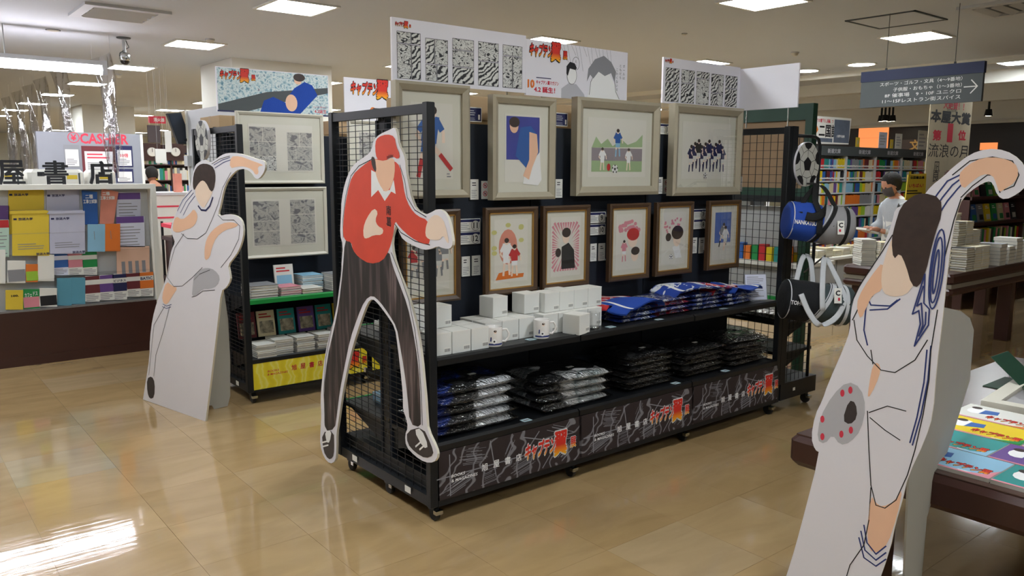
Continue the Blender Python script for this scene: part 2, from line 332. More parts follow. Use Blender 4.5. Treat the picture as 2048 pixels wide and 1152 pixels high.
ramp_mat('book_photo', 'noise', [(.3, '#36443e'), (.5, '#a89a80'), (.7, '#d8c8a8')], (20, 20, 1), dist=2)
film('poly_bag', amt=.45, bump=.9, bscale=30); film('glass', amt=.12, rough=.02, bump=.02, bscale=2); film('vinyl_film', amt=.6, rough=.12, bump=.5, bscale=7, tint=(.9, .9, .93)); film('glass_tumbler', amt=.1, rough=.03, bump=.05)
m_ = MATS
# ---------------------------------------------------------------- setting
HC = 3.0
fl = MB().box((-7, -7, -.1), (26, 36, -.004)).build('floor', mat('joint', '#8a7650', .8)); tag(fl, kind='structure')
TS = .457; tile_me = None; near = []
def tx(i): return i*TS, -.181+TS*0
tm = MB().box((.0006, .0006, -.006), (TS-.0006, TS-.0006, 0)); rest = MB()
cells = []
for i in range(-14, 54):
    for j in range(-14, 76):
        x, y = i*TS, -.181+j*TS; c = Vector((x+TS/2, y+TS/2, 0))-CAM; dep = c.dot(FW)
        vis = dep > .5 and abs(c.dot(RT)/dep) < .75 and c.dot(UP)/dep > -.45
        cells.append((dep if vis else 999, x, y))
cells.sort()
tmesh = None
for k, (d_, x, y) in enumerate(cells):
    if k < 290 and d_ < 900:
        if tmesh is None: o = tm.build('tile', m_['floor'], fl, Matrix.Translation((x, y, 0))); tmesh = o.data
        else: o = obj('tile', tmesh, fl, Matrix.Translation((x, y, 0)))
    else: rest.add([(x+.0006, y+.0006, 0), (x+TS-.0006, y+.0006, 0), (x+TS-.0006, y+TS-.0006, 0), (x+.0006, y+TS-.0006, 0)], [(0, 1, 2, 3)])
rest.build('tiles', m_['floor'], fl, kind='stuff')
tag(MB().box((-7, -7, HC), (26, 36, HC+.1)).build('ceiling', m_['ceiling']), kind='structure')
for nm, a, b in (('wall_back', (-7, 36, 0), (26, 36.1, HC)), ('wall_front', (-7, -7.1, 0), (26, -7, HC)), ('wall_left', (-7.1, -7, 0), (-7, 36, HC)), ('wall_right', (26, -7, 0), (26.1, 36, HC))):
    tag(MB().box(a, b).build(nm, m_['wall']), kind='structure')
def column(nm, x0, y0, x1, y1):
    c = MB().box((x0, y0, 0), (x1, y1, HC)).build(nm, m_['white_paint']); tag(c, kind='structure')
    MB().box((x0-.012, y0-.012, 0), (x1+.012, y1+.012, .1)).build('baseboard', m_['walnut'], c)
column('trim_1', 2.03, 7.72, 3.43, 8.95); column('trim_2', 2.2, 17.6, 3.3, 18.9)
# ceiling lights on their square grid
def light_panel():
    t = thing('ceiling_light', 'square recessed ceiling light panel', 'ceiling light')
    m = MB(); a = .285; b = .258
    for p, q in (((-a, -a), (a, -b)), ((-a, b), (a, a)), ((-a, -b), (-b, b)), ((b, -b), (a, b))): m.box((*p, -.014), (*q, 0))
    m.build('frame', m_['white_paint'], t)
    MB().box((-b, -b, -.008), (b, b, -.003)).build('diffuser', m_['lamp'], t); return t
lp = None
LX = [-4.5, -1.6, 1.3, 4.22, 7.0, 9.95, 12.9, 15.8, 18.7]; LY = [-4.3, -1.5, 1.3, 4.1, 6.9, 9.7, 12.5, 15.2, 18, 20.6, 23.4, 26.2, 29, 31.8]
def where(x, y):
    v = Vector((x, y, HC))-CAM; dd = v.dot(FW)
    if dd <= 0: return None
    px, py = 1024+FPX*v.dot(RT)/dd, 576-FPX*v.dot(UP)/dd
    return (px, py) if -40 < px < 2090 and -30 < py < 1152 else None
names_x = {1.3: 'in the row over the left aisle', 4.22: 'in the row behind the gondola posters', 7.0: 'in the row to the right of the posters', 9.95: 'in the far right row', -1.6: 'in the row above the camera side', -4.5: 'in the outermost left row', 12.9: 'in the row over the shop front', 15.8: 'in a deep right-hand row', 18.7: 'in the deepest right-hand row'}
for x in LX:
    rank = 0
    for y in LY:
        if x == 9.95 and y > 3: continue
        if x > 3 and y < -1: continue
        if x > 9.95 and y < 9: continue
        if where(x, y) is None and not (-3 < x < 8 and y < 8): continue
        Mx = Matrix.Translation((x, y, HC))
        if where(x, y): rank += 1; lab = 'square white ceiling light, %s nearest %s' % (ORD[rank-1].replace('bottom', 'first') if rank <= 14 else 'far', names_x[x])
        else: lab = 'unseen ceiling light %s, %s along' % (names_x[x], NTH[LY.index(y)])
        if lp is None: lp = light_panel(); lp.matrix_basis = Mx; WM[lp.name] = Mx; lp['label'] = lab; lp['group'] = 'square ceiling lights'; 
        else: dup(lp, Matrix.Translation((x, y, HC)), lab, 'square ceiling lights')
def place(r, M): r.matrix_basis = M; WM[r.name] = M; return r
T = Matrix.Translation
def TR(x, y, z, rz=0): return T((x, y, z)) @ Matrix.Rotation(rz, 4, 'Z')
# ceiling fittings
def vent(lab, c, sx, sy):
    t = thing('ceiling_air_vent', lab, 'air vent', (c[0], c[1], HC)); m = MB()
    m.box((c[0]-sx, c[1]-sy, HC-.025), (c[0]+sx, c[1]-sy+.09, HC)); m.box((c[0]-sx, c[1]+sy-.09, HC-.025), (c[0]+sx, c[1]+sy, HC))
    m.box((c[0]-sx, c[1]-sy+.09, HC-.025), (c[0]-sx+.09, c[1]+sy-.09, HC)); m.box((c[0]+sx-.09, c[1]-sy+.09, HC-.025), (c[0]+sx, c[1]+sy-.09, HC))
    m.build('frame', m_['light_grey'], t)
    MB().box((c[0]-sx+.09, c[1]-sy+.09, HC-.006), (c[0]+sx-.09, c[1]+sy-.09, HC-.002)).build('dark_opening', m_['sign_grey'], t)
    for k in range(4):
        y = c[1]-sy+.13+k*(2*sy-.26)/3
        MB().add([(c[0]-sx+.1, y-.03, HC-.006), (c[0]+sx-.1, y-.03, HC-.006), (c[0]+sx-.1, y+.03, HC-.03), (c[0]-sx+.1, y+.03, HC-.03), (c[0]-sx+.1, y-.03, HC-.010), (c[0]+sx-.1, y-.03, HC-.010), (c[0]+sx-.1, y+.03, HC-.034), (c[0]-sx+.1, y+.03, HC-.034)], [(0, 1, 2, 3), (7, 6, 5, 4), (0, 4, 5, 1), (2, 6, 7, 3), (1, 5, 6, 2), (0, 3, 7, 4)]).build('slat', m_['light_grey'], t)
vent('square grey air vent in the ceiling at the top left', (.16, 5.42), .36, .36)
vent('grey ceiling air vent cut by the top right corner', (6.05, .03), .34, .34)
t = thing('ceiling_hatch', 'thin metal frame of an access hatch in the ceiling right of centre', 'hatch', (6.0, 1.0, HC)); q = [at(x, y, 'Z', HC) for x, y in ((1697, 40), (1762, 56), (1886, 39), (1828, 21))]
cx = sum(p.x for p in q)/4; cy = sum(p.y for p in q)/4; a = .33; m = MB()
for p0, p1 in (((-a, -a), (a, -a+.02)), ((-a, a-.02), (a, a)), ((-a, -a), (-a+.02, a)), ((a-.02, -a), (a, a))): m.box((cx+p0[0], cy+p0[1], HC-.01), (cx+p1[0], cy+p1[1], HC))
m.build('frame', m_['sign_grey'], t); MB().box((cx-a+.02, cy-a+.02, HC-.004), (cx+a-.02, cy+a-.02, HC)).build('hatch_panel', m_['ceiling'], t)
def dome(px, py, lab, r=.05, h=.05, mt='light_grey', nm='smoke_detector', cat='smoke detector'):
    c = at(px, py, 'Z', HC); t = thing(nm, lab, cat, c)
    MB().lathe([(0.001, 0), (r, 0), (r, -h*.3)], (c.x, c.y, HC), 20).build('base', m_[mt], t)
    MB().lathe([(r*.9, -h*.3), (r*.6, -h*.85), (r*.3, -h), (0.001, -h)], (c.x, c.y, HC), 20).build('cap', m_['white_frame'], t)
dome(420, 78, 'small white smoke detector beside the square light at upper left'); dome(1590, 104, 'round white smoke detector above the blank board')
dome(237, 148, 'small smoke detector left of the security camera lights', .05, .06)
dome(106, 60, 'flat round ceiling speaker beneath the top left vent', .07, .015, 'sign_grey', 'ceiling_speaker', 'speaker'); dome(1369, 67, 'tiny sprinkler head in the ceiling above the comic panel board', .03, .02, 'sign_grey', 'sprinkler', 'sprinkler')
for (px, py, lab) in ((1723, 128, 'round recessed downlight left of the hanging direction sign'), (1612, 141, 'round recessed downlight just right of the blank white board')):
    c = at(px, py, 'Z', HC); t = thing('downlight', lab, 'downlight', c)
    MB().lathe([(.19, 0), (.19, -.012), (.165, -.012), (.165, 0)], (c.x, c.y, HC), 28).build('trim_ring', m_['white_paint'], t)
    MB().lathe([(.165, -.004), (.001, -.004)], (c.x, c.y, HC), 28).build('lens', m_['lamp'], t)
# security camera
c = at(247, 75, 'Z', HC); t = thing('security_camera', 'silver dome security camera hanging from the ceiling on a short stem', 'camera', c)
MB().lathe([(.001, 0), (.075, 0), (.07, -.012), (.02, -.02)], (c.x, c.y, HC), 20).build('ceiling_plate', m_['sign_grey'], t)
MB().tube([(c.x, c.y, HC-.01), (c.x, c.y, HC-.16)], .02, 10).build('stem', m_['light_grey'], t)
MB().tube([(c.x+.02, c.y, HC-.03), (c.x+.05, c.y, HC-.1), (c.x-.05, c.y-.02, HC-.17), (c.x-.06, c.y-.02, HC-.2), (c.x+.02, c.y-.05, HC-.19)], .005, 6).build('cable', m_['sign_grey'], t)
MB().lathe([(.001, -.16), (.05, -.165), (.058, -.19), (.058, -.24), (.05, -.25)], (c.x, c.y, HC), 20).build('housing', m_['chrome'], t, smooth=True)
MB().lathe([(.05, -.25), (.042, -.275), (.02, -.29), (.001, -.292)], (c.x, c.y, HC), 20).build('dome_cover', m_['dark_glass'], t, smooth=True)
# ---------------------------------------------------------------- gondolas
def caster(t, x, y, chrome=True):
    m = MB(); m.lathe([(.001, -.011), (.03, -.011), (.033, -.007), (.033, .007), (.03, .011), (.001, .011)], (x, y, .033), 18, 'X')
    c = m.build('caster', m_['rubber'], t)
    MB().box((x-.016, y-.012, .05), (x+.016, y+.03, .088)).build('fork', m_['black_steel'], c)
    if chrome: MB().box((x-.018, y-.04, .038), (x+.018, y-.015, .056)).build('brake_pedal', m_['chrome'], c)
def wire_grid(plane, p, a0, a1, z0, z1, da, dz, t, r=.0014, name='wire_mesh'):
    m = MB(); n = round((a1-a0)/da)
    for i in range(1, n):
        a = a0+(a1-a0)*i/n
        m.box((p-r, a-r, z0), (p+r, a+r, z1)) if plane == 'X' else m.box((a-r, p-r, z0), (a+r, p+r, z1))
    n = round((z1-z0)/dz)
    for i in range(1, n):
        z = z0+(z1-z0)*i/n
        m.box((p-r*2, a0, z-r), (p, a1, z+r)) if plane == 'X' else m.box((a0, p-r*2, z-r), (a1, p, z+r))
    return m.build(name, m_['black_steel'], t, kind='stuff')
def end_frame(t, X, Y0, W, H, da, dz, x2):
    for y in (Y0, Y0+W-.04):
        MB().bevbox((X, y, .085), (X+.04*x2, y+.04, H) if x2 > 0 else (X, y+.04, H), .003).build('corner_post', m_['black_steel'], t) if x2 > 0 else MB().bevbox((X-.04, y, .085), (X, y+.04, H), .003).build('corner_post', m_['black_steel'], t)
    xa, xb = (X+.004, X+.036) if x2 > 0 else (X-.036, X-.004)
    MB().box((xa, Y0+.04, H-.045), (xb, Y0+W/2-.004, H-.006)).build('top_rail', m_['black_steel'], t)
    MB().box((xa, Y0+W/2+.004, H-.045), (xb, Y0+W-.04, H-.006)).build('top_rail', m_['black_steel'], t)
    MB().box((xa, Y0+W/2-.006, H-.045), (xb, Y0+W/2+.006, H-.002)).build('rail_joint', m_['black_steel'], t)
    MB().box((xa, Y0+.04, .085), (xb, Y0+W-.04, .135)).build('base_rail', m_['black_steel'], t)
    wire_grid('X', (xa+xb)/2, Y0+.04, Y0+W-.04, .135, H-.045, da, dz, t)
    for y in (Y0+.17, Y0+W-.22): MB().box((X-.001*x2, y, .1), (X, y+.05, .13)).build('small_label', m_['paper'], t)
def gondola(name, lab, X0, Y0, L, W, H, bays, shelves, edge, back_top, casts):
    t = thing(name, lab, 'display rack', (X0, Y0, 0)); b = L/bays; ym = Y0+W/2
    end_frame(t, X0, Y0, W, H, .0685, .0268, 1); end_frame(t, X0+L, Y0, W, H, .05, .05, -1)
    MB().box((X0+.04, Y0+.03, .085), (X0+L-.04, Y0+W-.03, .2)).build('base', m_['black_steel'], t)
    MB().box((X0+.04, Y0, .085), (X0+L-.04, Y0+.03, .113)).build('kick_rail', m_['black_steel'], t)
    m = MB()
    for k in range(bays+1):
        x = min(max(X0+k*b, X0+.045), X0+L-.075)
        u = MB().box((x, ym-.035, .1), (x+.03, ym+.035, back_top+.02)).build('upright', m_['black_steel'], t)
        if k == 0:
            s_ = MB()
            for q in range(24): s_.box((x-.001, ym-.02, .3+q*.065), (x, ym-.012, .325+q*.065)); s_.box((x-.001, ym+.01, .3+q*.065), (x, ym+.018, .325+q*.065))
            s_.build('slots', m_['dark_glass'], u)
    for k in range(bays):
        xa, xb = X0+k*b+(.04 if k == 0 else .004), X0+(k+1)*b-(.04 if k == bays-1 else .004)
        MB().box((xa, ym-.052, .2), (xb, ym-.036, back_top)).build('back_panel', m_['navy_panel'], t)
        MB().box((xa, ym+.036, .2), (xb, ym+.052, back_top)).build('back_panel', m_['navy_panel'], t)
        for z, d_ in shelves:
            sh = MB().box((xa, Y0+.014, z-.022), (xb, ym-.054, z)).build('shelf', m_['black_shelf'], t)
            e = MB().add([(xa, Y0+.014, z+.004), (xb, Y0+.014, z+.004), (xb, Y0, z-.006), (xa, Y0, z-.006), (xa, Y0, z-.032), (xb, Y0, z-.032), (xb, Y0+.014, z-.032), (xa, Y0+.014, z-.032)], [(3, 2, 1, 0), (4, 5, 2, 3), (7, 6, 5, 4), (1, 2, 5, 6), (0, 7, 4, 3), (0, 1, 6, 7)]).build('shelf_edge', m_['green_edge' if d_ else 'black_shelf'], sh)
            s2 = MB().box((xa, ym+.054, z-.022), (xb, Y0+W-.014, z)).build('shelf', m_['black_shelf'], t)
            MB().box((xa, Y0+W-.014, z-.032), (xb, Y0+W, z+.003)).build('shelf_edge', m_[edge], s2)
            for q in (xa+.01, xb-.014):
                MB().add([(q, ym-.054, z-.022), (q, Y0+.06, z-.022), (q, ym-.054, z-.13), (q+.003, ym-.054, z-.022), (q+.003, Y0+.06, z-.022), (q+.003, ym-.054, z-.13)], [(0, 1, 2), (5, 4, 3), (0, 3, 4, 1), (1, 4, 5, 2), (2, 5, 3, 0)]).build('bracket', m_['black_steel'], sh)
                MB().add([(q, ym+.054, z-.022), (q, Y0+W-.06, z-.022), (q, ym+.054, z-.13), (q+.003, ym+.054, z-.022), (q+.003, Y0+W-.06, z-.022), (q+.003, ym+.054, z-.13)], [(2, 1, 0), (3, 4, 5), (1, 4, 3, 0), (2, 5, 4, 1), (0, 3, 5, 2)]).build('bracket', m_['black_steel'], s2)
    for x, y in casts: caster(t, X0+x, Y0+y)
    return t
G1 = gondola('display_gondola', 'long black wheeled display gondola in the centre with picture frames, mugs and packed shirts', 0, 0, 2.7, .903, 1.854, 3, [(.76, 0), (.372, 0)], 'green_edge', 1.80,
             [(.055, .055), (.055, .45), (.055, .84), (.9, .06), (1.8, .06), (2.66, .05), (2.66, .84), (.9, .84), (1.8, .84)])
G2 = gondola('display_gondola', 'black wheeled gondola behind with two white frames over books and a yellow banner', .06, 2.32, 2.7, .9, 1.86, 3, [(.715, 1), (.312, 0)], 'black_shelf', 1.82, [(.05, .05), (.05, .84), (.9, .06), (1.8, .06), (2.65, .05)])
# banners along the base
X_ = Vector((1, 0, 0)); Y_ = Vector((0, 1, 0))
for k in range(3):
    sf = Surf((.03+k*.9, -.006, .115), X_, (0, .03, 1)); wd = .885 if k < 2 else .84; x0 = .012 if k == 0 else -.03
    t = thing('base_banner', 'dark ink-style base banner of the central gondola, %s of three from the left' % ORD[k].replace('bottom', 'first'), 'banner', (x0+k*.9, -.005, .115), group='dark banners along the gondola base')
    MB().prism(rect(x0, 0, wd, .222), -.003, 0).build('banner_sheet', m_['dark_banner'], t, sf.M)
    m = MB()
    for s0 in ([(0, .1), (.5, .1), (.6, .2)], [(.07, .2), (.07, .01)], [(.62, .01), (.8, .21)], [(.3, .215), (.33, .04)], [(.5, .19), (.7, .13), (.85, .12)]): m.stroke(s0, .005, .0006)
    rq = random.Random(k+3)
    for hx, hy, hw, n_l, sl in ((.12, .045, .17, 16, .35), (.2, .17, .14, 12, -.1), (.42, .18, .1, 12, 1.6), (.5, .05, .16, 14, .25), (.78, .05, .14, 16, .7), (.74, .19, .16, 12, -.35), (.3, .05, .1, 10, .1)):
        for q in range(n_l):
            x_ = hx+rq.uniform(-.02, .02); y_ = hy+(q/n_l-.5)*.08; l_ = hw*rq.uniform(.4, 1)/2; dx = l_/math.sqrt(1+sl*sl); a_, b_ = (x_-dx, y_-dx*sl), (x_+dx, y_+dx*sl)
            if min(a_[1], b_[1]) > .006 and max(a_[1], b_[1]) < .215 and a_[0] > .004 and b_[0] < wd-.004: m.stroke([a_, b_], rq.uniform(.0012, .003), .0005)
    m.build('line_print', m_['print_grey'], t, sf.M)
    text('BOOKS', sf, .115, .098, .014, m_['white_print'], t, w=.075, bold=.01, skew=.2, name='lettering'); text('& MAGAZINES', sf, .15, .076, .014, m_['white_print'], t, w=.145, bold=.01, skew=.2, name='lettering')
    for i, ch in enumerate('旭屋書店'): text(ch, sf, .265+i*.068, .098, .036, m_['white_print'], t, w=.036, bold=.02, name='lettering')
    logo(sf, .675, .112, .34, t, 'logo_edge_white')
sf = Surf((.1, 2.318, .1), X_, (0, .02, 1)); t = thing('base_banner', 'yellow base banner with red lettering on the rear gondola', 'banner', (.1, 2.318, .1))
for k in range(3):
    MB().prism(rect(k*.9, 0, k*.9+.86, .19), -.003, 0).build('banner_sheet', m_['yellow_banner'], t, sf.M)
    text('BOOKS', sf, k*.9+.14, .115, .014, m_['red_print'], t, w=.08, bold=.01, skew=.2); text('& MAGAZINES', sf, k*.9+.17, .093, .014, m_['red_print'], t, w=.145, bold=.01, skew=.2)
    for i, ch in enumerate('旭屋書店'): text(ch, sf, k*.9+.29+i*.065, .115, .04, m_['red_print'], t, w=.038, bold=.02)
    logo(sf, k*.9+.69, .1, .33, t)
# ---------------------------------------------------------------- framed pictures
def fig(sf, cx, cy, h, parent, shirt, shorts='c_white', socks='c_white', hair='hair_print', lean=0, kick=0, skin='skin_pale', name='figure_print', c=.0012):
    """a plain, faceless generic footballer of flat colour areas"""
    def lb(pts, wd, mt, cc):
        m = MB(); m.stroke([(cx+a*h, cy+b*h) for a, b in pts], wd*h, cc); return m
    g = {}
    def put(mt, pts, wd, cc):
        g.setdefault(mt, MB()); g[mt].stroke([(cx+a*h+lean*b*h, cy+b*h) for a, b in pts], wd*h, cc)
    put(skin, [(-.06, -.05), (-.08, -.25)], .07, c); put(skin, [(.06, -.05), (.08+kick*.2, -.22+kick*.05)], .07, c)
    put(socks, [(-.08, -.25), (-.1, -.46)], .065, c+.0001); put(socks, [(.08+kick*.2, -.22+kick*.05), (.1+kick*.45, -.45+kick*.12)], .065, c+.0001)
    put(skin, [(-.13, .25), (-.2, .08), (-.12, 0)], .05, c); put(skin, [(.13, .25), (.22, .12), (.24, .0)], .05, c)
    put(shorts, [(0, .05), (0, -.09)], .22, c+.0002); put(shirt, [(0, .27), (0, .06)], .25, c+.0003); put(shirt, [(-.1, .27), (-.17, .16)], .09, c+.0002); put(shirt, [(.1, .27), (.18, .17)], .09, c+.0002)
    for mt, m in g.items(): m.build(name, m_[mt], parent, sf.M)
    hx, hy = cx+lean*.4*h, cy+.38*h
    patch(sf, ell(hx, hy, .065*h, .08*h, 12), m_[skin], parent, name, c+.0005); patch(sf, ell(hx, hy+.035*h, .075*h, .065*h, 12), m_[hair], parent, name, c+.0007)
def ball(sf, cx, cy, r, parent, c=.0014):
    patch(sf, ell(cx, cy, r, r, 24), m_['white_print'], parent, 'ball_print', c); patch(sf, ell(cx, cy, r*.38, r*.38, 5, math.pi/2, 2.5*math.pi), m_['ink'], parent, 'ball_print', c+.0003)
    for k in range(5):
        A = math.pi/2+k*2*math.pi/5+math.pi/5*0; B_ = math.pi/2+(k+.5)*2*math.pi/5
        MB().stroke([(cx+r*.38*math.cos(A), cy+r*.38*math.sin(A)), (cx+r*.68*math.cos(A), cy+r*.68*math.sin(A))], r*.05, c+.0003).build('ball_print', m_['ink'], parent, sf.M)
        pts = [(cx+r*math.cos(A+q), cy+r*math.sin(A+q)) for q in (-.3, 0, .3)]+[(cx+r*.74*math.cos(A+.2), cy+r*.74*math.sin(A+.2)), (cx+r*.66*math.cos(A), cy+r*.66*math.sin(A)), (cx+r*.74*math.cos(A-.2), cy+r*.74*math.sin(A-.2))]
        patch(sf, pts, m_['ink'], parent, 'ball_print', c+.0003)
        MB().stroke([(cx+r*.68*math.cos(A), cy+r*.68*math.sin(A)), (cx+r*.72*math.cos(B_), cy+r*.72*math.sin(B_)), (cx+r*.68*math.cos(A+2*math.pi/5), cy+r*.68*math.sin(A+2*math.pi/5))], r*.03, c+.0002).build('ball_print', m_['ink'], parent, sf.M)
def frame(lab, x0, z0, x1, z1, y, bw, dp, fm, em, group, tilt=0, wall=None, lip=None, matw=.05, name='picture_frame'):
    t = thing(name, lab, 'picture frame', ((x0+x1)/2, y, z0), group=group)
    sf = Surf(((x0+x1)/2, y, z0), X_, (0, -tilt, 1)); W = (x1-x0)/2; H = z1-z0
    m = MB(); o = rect(-W, 0, W, H); i_ = rect(-W+bw, bw, W-bw, H-bw); mid = rect(-W+bw*.35, bw*.35, W-bw*.35, H-bw*.35)
    vs = [(*p, -dp) for p in o]+[(*p, -dp*.15) for p in o]+[(*p, 0) for p in mid]+[(*p, -dp*.3) for p in i_]+[(*p, -dp) for p in i_]
    fs = []
    for L0 in (0, 4, 8, 12):
        for k in range(4): j = (k+1) % 4; fs.append((L0+k, L0+j, L0+4+j, L0+4+k))
    for k in range(4): j = (k+1) % 4; fs.append((16+k, 16+j, j, k))
    m.add(vs, fs); f = m.build('moulding', m_[fm], t, sf.M)
    if lip:
        m = MB(); q = .006
        for a, b in (((-W+bw, bw), (W-bw, bw+q)), ((-W+bw, H-bw-q), (W-bw, H-bw)), ((-W+bw, bw), (-W+bw+q, H-bw)), ((W-bw-q, bw), (W-bw, H-bw))): m.box((*a, -dp*.7), (*b, -dp*.25))
        m.build('gilt_lip', m_[lip], t, sf.M)
    MB().prism(rect(-W+bw*.9, bw*.9, W-bw*.9, H-bw*.9), -dp*.9, -dp*.55).build('mat_board', m_['mat_board'], t, sf.M)
    s2 = Surf(sf.o+sf.n*(-dp*.55+.001), sf.u, sf.v)
    art = MB().prism(rect(-W+bw+matw, bw+matw, W-bw-matw, H-bw-matw), -.0005, .0003).build('art_sheet', m_['art_paper'], t, s2.M)
    MB().prism(rect(-W+bw, bw, W-bw, H-bw), -dp*.33, -dp*.31).build('glass', m_['glass'], t, sf.M)
    if wall is not None:
        for sx in (-.6, .6):
            for zz in (.25, .85):
                MB().box(((x0+x1)/2+sx*W-.008, y+dp*.95, z0+zz*H-.012), ((x0+x1)/2+sx*W+.008, wall, z0+zz*H+.012)).build('hanging_bracket', m_['chrome'], t)
    return t, s2, W-bw-matw, H-bw-matw, bw+matw   # half width, top, bottom of the sheet
GY = .29; WALL = .399
gu = 'large pale framed drawings in the upper row'; gl = 'small brown framed drawings in the lower row'
t, s, hw, hb, b0 = frame('pale wide-moulded frame with a leaning blue-shirted player, leftmost of the upper row', .03, 1.445, .435, 1.968, GY, .038, .05, 'champagne', 'champagne_edge', gu, wall=WALL)
fig(s, -.02, .26, .34, t, 'c_blue', 'c_blue', 'c_red', lean=.15, kick=.7)
lines(s, hw-.035, b0+.005, hw-.01, b0+.03, 2, m_['print_grey'], t, 'signature')
t, s, hw, hb, b0 = frame('pale frame with a bowed player before a deep blue sky, second in upper row', .572, 1.428, .985, 1.94, GY, .038, .05, 'champagne', 'champagne_edge', gu, wall=WALL)
patch(s, rect(-hw+.01, .20, hw-.01, hb-.01), mat('violet_sky', '#41489c', .8, var=.25, vscale=14), t, 'sky_print', .001)
patch(s, [(-.02, .36), (.05, .37), (.10, .32), (.11, .22), (.02, .16), (-.05, .22)], m_['c_blue'], t, 'figure_print', .0014)
patch(s, [(.03, .16), (.11, .24), (.125, .1), (.1, .07), (.0, .08), (.01, .13)], m_['white_print'], t, 'figure_print', .0016)
patch(s, [(.04, .34), (.09, .33), (.1, .24), (.06, .16), (.04, .1), (.0, .12), (.04, .2)], m_['skin_print'], t, 'figure_print', .0018)
patch(s, ell(-.06, .365, .028, .034, 14), m_['skin_print'], t, 'figure_print', .002); patch(s, ell(-.058, .385, .034, .026, 14), m_['hair_print'], t, 'figure_print', .0023)
t, s, hw, hb, b0 = frame('wide pale frame with hedge, grey wall and three players, third in the upper row', 1.135, 1.44, 1.8, 1.962, GY, .05, .055, 'champagne', 'champagne_edge', gu, wall=WALL)
patch(s, rect(-hw+.03, .13, hw-.03, .19), mat('grass_print', '#9fb88a', .8, var=.15), t, 'grass_print', .001); patch(s, rect(-hw+.03, .19, hw-.03, .26), mat('mauve_print', '#948a90', .8, var=.08), t, 'wall_print', .001)
patch(s, [(-hw+.03, .26), (-.17, .32), (-.13, .28), (-.08, .31), (-.04, .27), (.03, .31), (.08, .28), (.15, .3), (hw-.03, .34), (hw-.03, .27)], m_['grass_print'], t, 'hedge_print', .0008)
fig(s, 0, .29, .16, t, 'c_blue', 'c_lightblue', 'c_lightblue'); fig(s, -.12, .2, .13, t, 'white_print', 'white_print', 'skin_pale'); fig(s, .09, .2, .13, t, 'white_print', 'white_print', 'skin_pale'); ball(s, -.02, .145, .024, t, .0025)
patch(s, ell(-.07, .155, .014, .02), m_['c_red'], t, 'red_print', .0024)
t, s, hw, hb, b0 = frame('pale framed group picture of many players in blue, rightmost of the upper row', 1.925, 1.428, 2.6, 1.972, GY, .05, .055, 'champagne', 'champagne_edge', gu, wall=WALL)
for k in range(10): fig(s, -.15+.034*k, .225+(k % 3)*.018, .17, t, 'c_black' if k == 2 else 'navy_print', 'c_white', 'navy_print', c=.001+.0008*(k % 3))
ball(s, -.01, .12, .018, t, .004)
def small(lab, x0, x1): return frame(lab, x0, .952, x1, 1.392, GY, .026, .03, 'brown_wood', 'brown_wood', gl, wall=WALL, lip='gold_lip', matw=.035)
t, s, hw, hb, b0 = small('brown frame with a crowd of small grey figures, leftmost of the lower row', .045, .375)
for k in range(6): fig(s, -.09+.034*k, .2+(k % 2)*.03, .16, t, 'c_grey' if k else 'c_red', 'c_white', 'c_grey', c=.001+.0008*(k % 2))
t, s, hw, hb, b0 = small('brown frame with two figures over red and yellow splashes, second of the lower row', .525, .865)
patch(s, [(-.1, .075), (.08, .08), (.085, .1), (.02, .1), (-.02, .12), (-.08, .11)], m_['c_orange'], t, 'red_print', .001); patch(s, ell(-.02, .24, .06, .09, 16), mat('salmon', '#d98c78', .8, var=.2), t, 'backdrop_print', .0008)
for k in range(9): patch(s, ell(-.02+.1*math.sin(k*2.1), .28+.07*math.cos(k*1.7), .018, .012, 7), mat('olive_wash', '#c9c67c', .8), t, 'splash_print', .0007+k*.00002)
fig(s, -.03, .19, .2, t, 'white_print', 'white_print', 'skin_pale'); fig(s, .02, .17, .17, t, 'c_red', 'white_print', 'skin_pale', c=.003)
t, s, hw, hb, b0 = small('brown frame with pink rays bursting around a figure in black, third of the lower row', .9, 1.242)
m = MB()
for k in range(44):
    A = 2*math.pi*k/44; cc, ss = math.cos(A), math.sin(A); R = min(hw*.88/max(abs(cc), .01), .13/max(abs(ss), .01)); r0 = R*(.55+.12*math.sin(k*3.3))
    m.prism([(r0*cc, .22+r0*ss), (R*math.cos(A-.05), .22+R*math.sin(A-.05)), (R*math.cos(A+.05), .22+R*math.sin(A+.05))], .0006, .001)
m.build('ray_print', m_['c_pink'], t, s.M)
patch(s, [(-.03, .10), (.07, .1), (.06, .2), (.02, .24), (-.03, .22)], m_['c_black'], t, 'figure_print', .0014); patch(s, ell(.0, .27, .025, .034), m_['skin_pale'], t, 'figure_print', .0016); patch(s, ell(.003, .295, .032, .026), m_['hair_print'], t, 'figure_print', .0019); patch(s, ell(-.055, .19, .02, .024), m_['hair_print'], t, 'figure_print', .0018)
t, s, hw, hb, b0 = small('brown frame with pink blossom above a red-haired head, fourth of the lower row', 1.395, 1.735)
for k in range(26): patch(s, ell(-.085+.17*random.random(), .28+.06*random.random(), .014, .012, 6), m_['c_pink'], t, 'blossom_print', .0008+k*.00002)
patch(s, ell(.03, .235, .04, .05), m_['skin_pale'], t, 'figure_print', .0012); patch(s, ell(.033, .262, .052, .036), m_['c_red'], t, 'figure_print', .0015); patch(s, ell(.05, .14, .03, .035), m_['skin_pale'], t, 'figure_print', .0013); patch(s, ell(.055, .165, .036, .024), m_['hair_print'], t, 'figure_print', .0016); fig(s, -.04, .17, .13, t, 'c_pink', 'white_print', 'c_pink')
t, s, hw, hb, b0 = small('brown frame with blossom around a brown-haired head and ball, fifth of the lower row', 1.788, 2.13)
for k in range(22): patch(s, ell(-.09+.18*random.random(), .25+.09*random.random(), .009, .008, 6), m_['c_pink'], t, 'blossom_print', .0008+k*.00002)
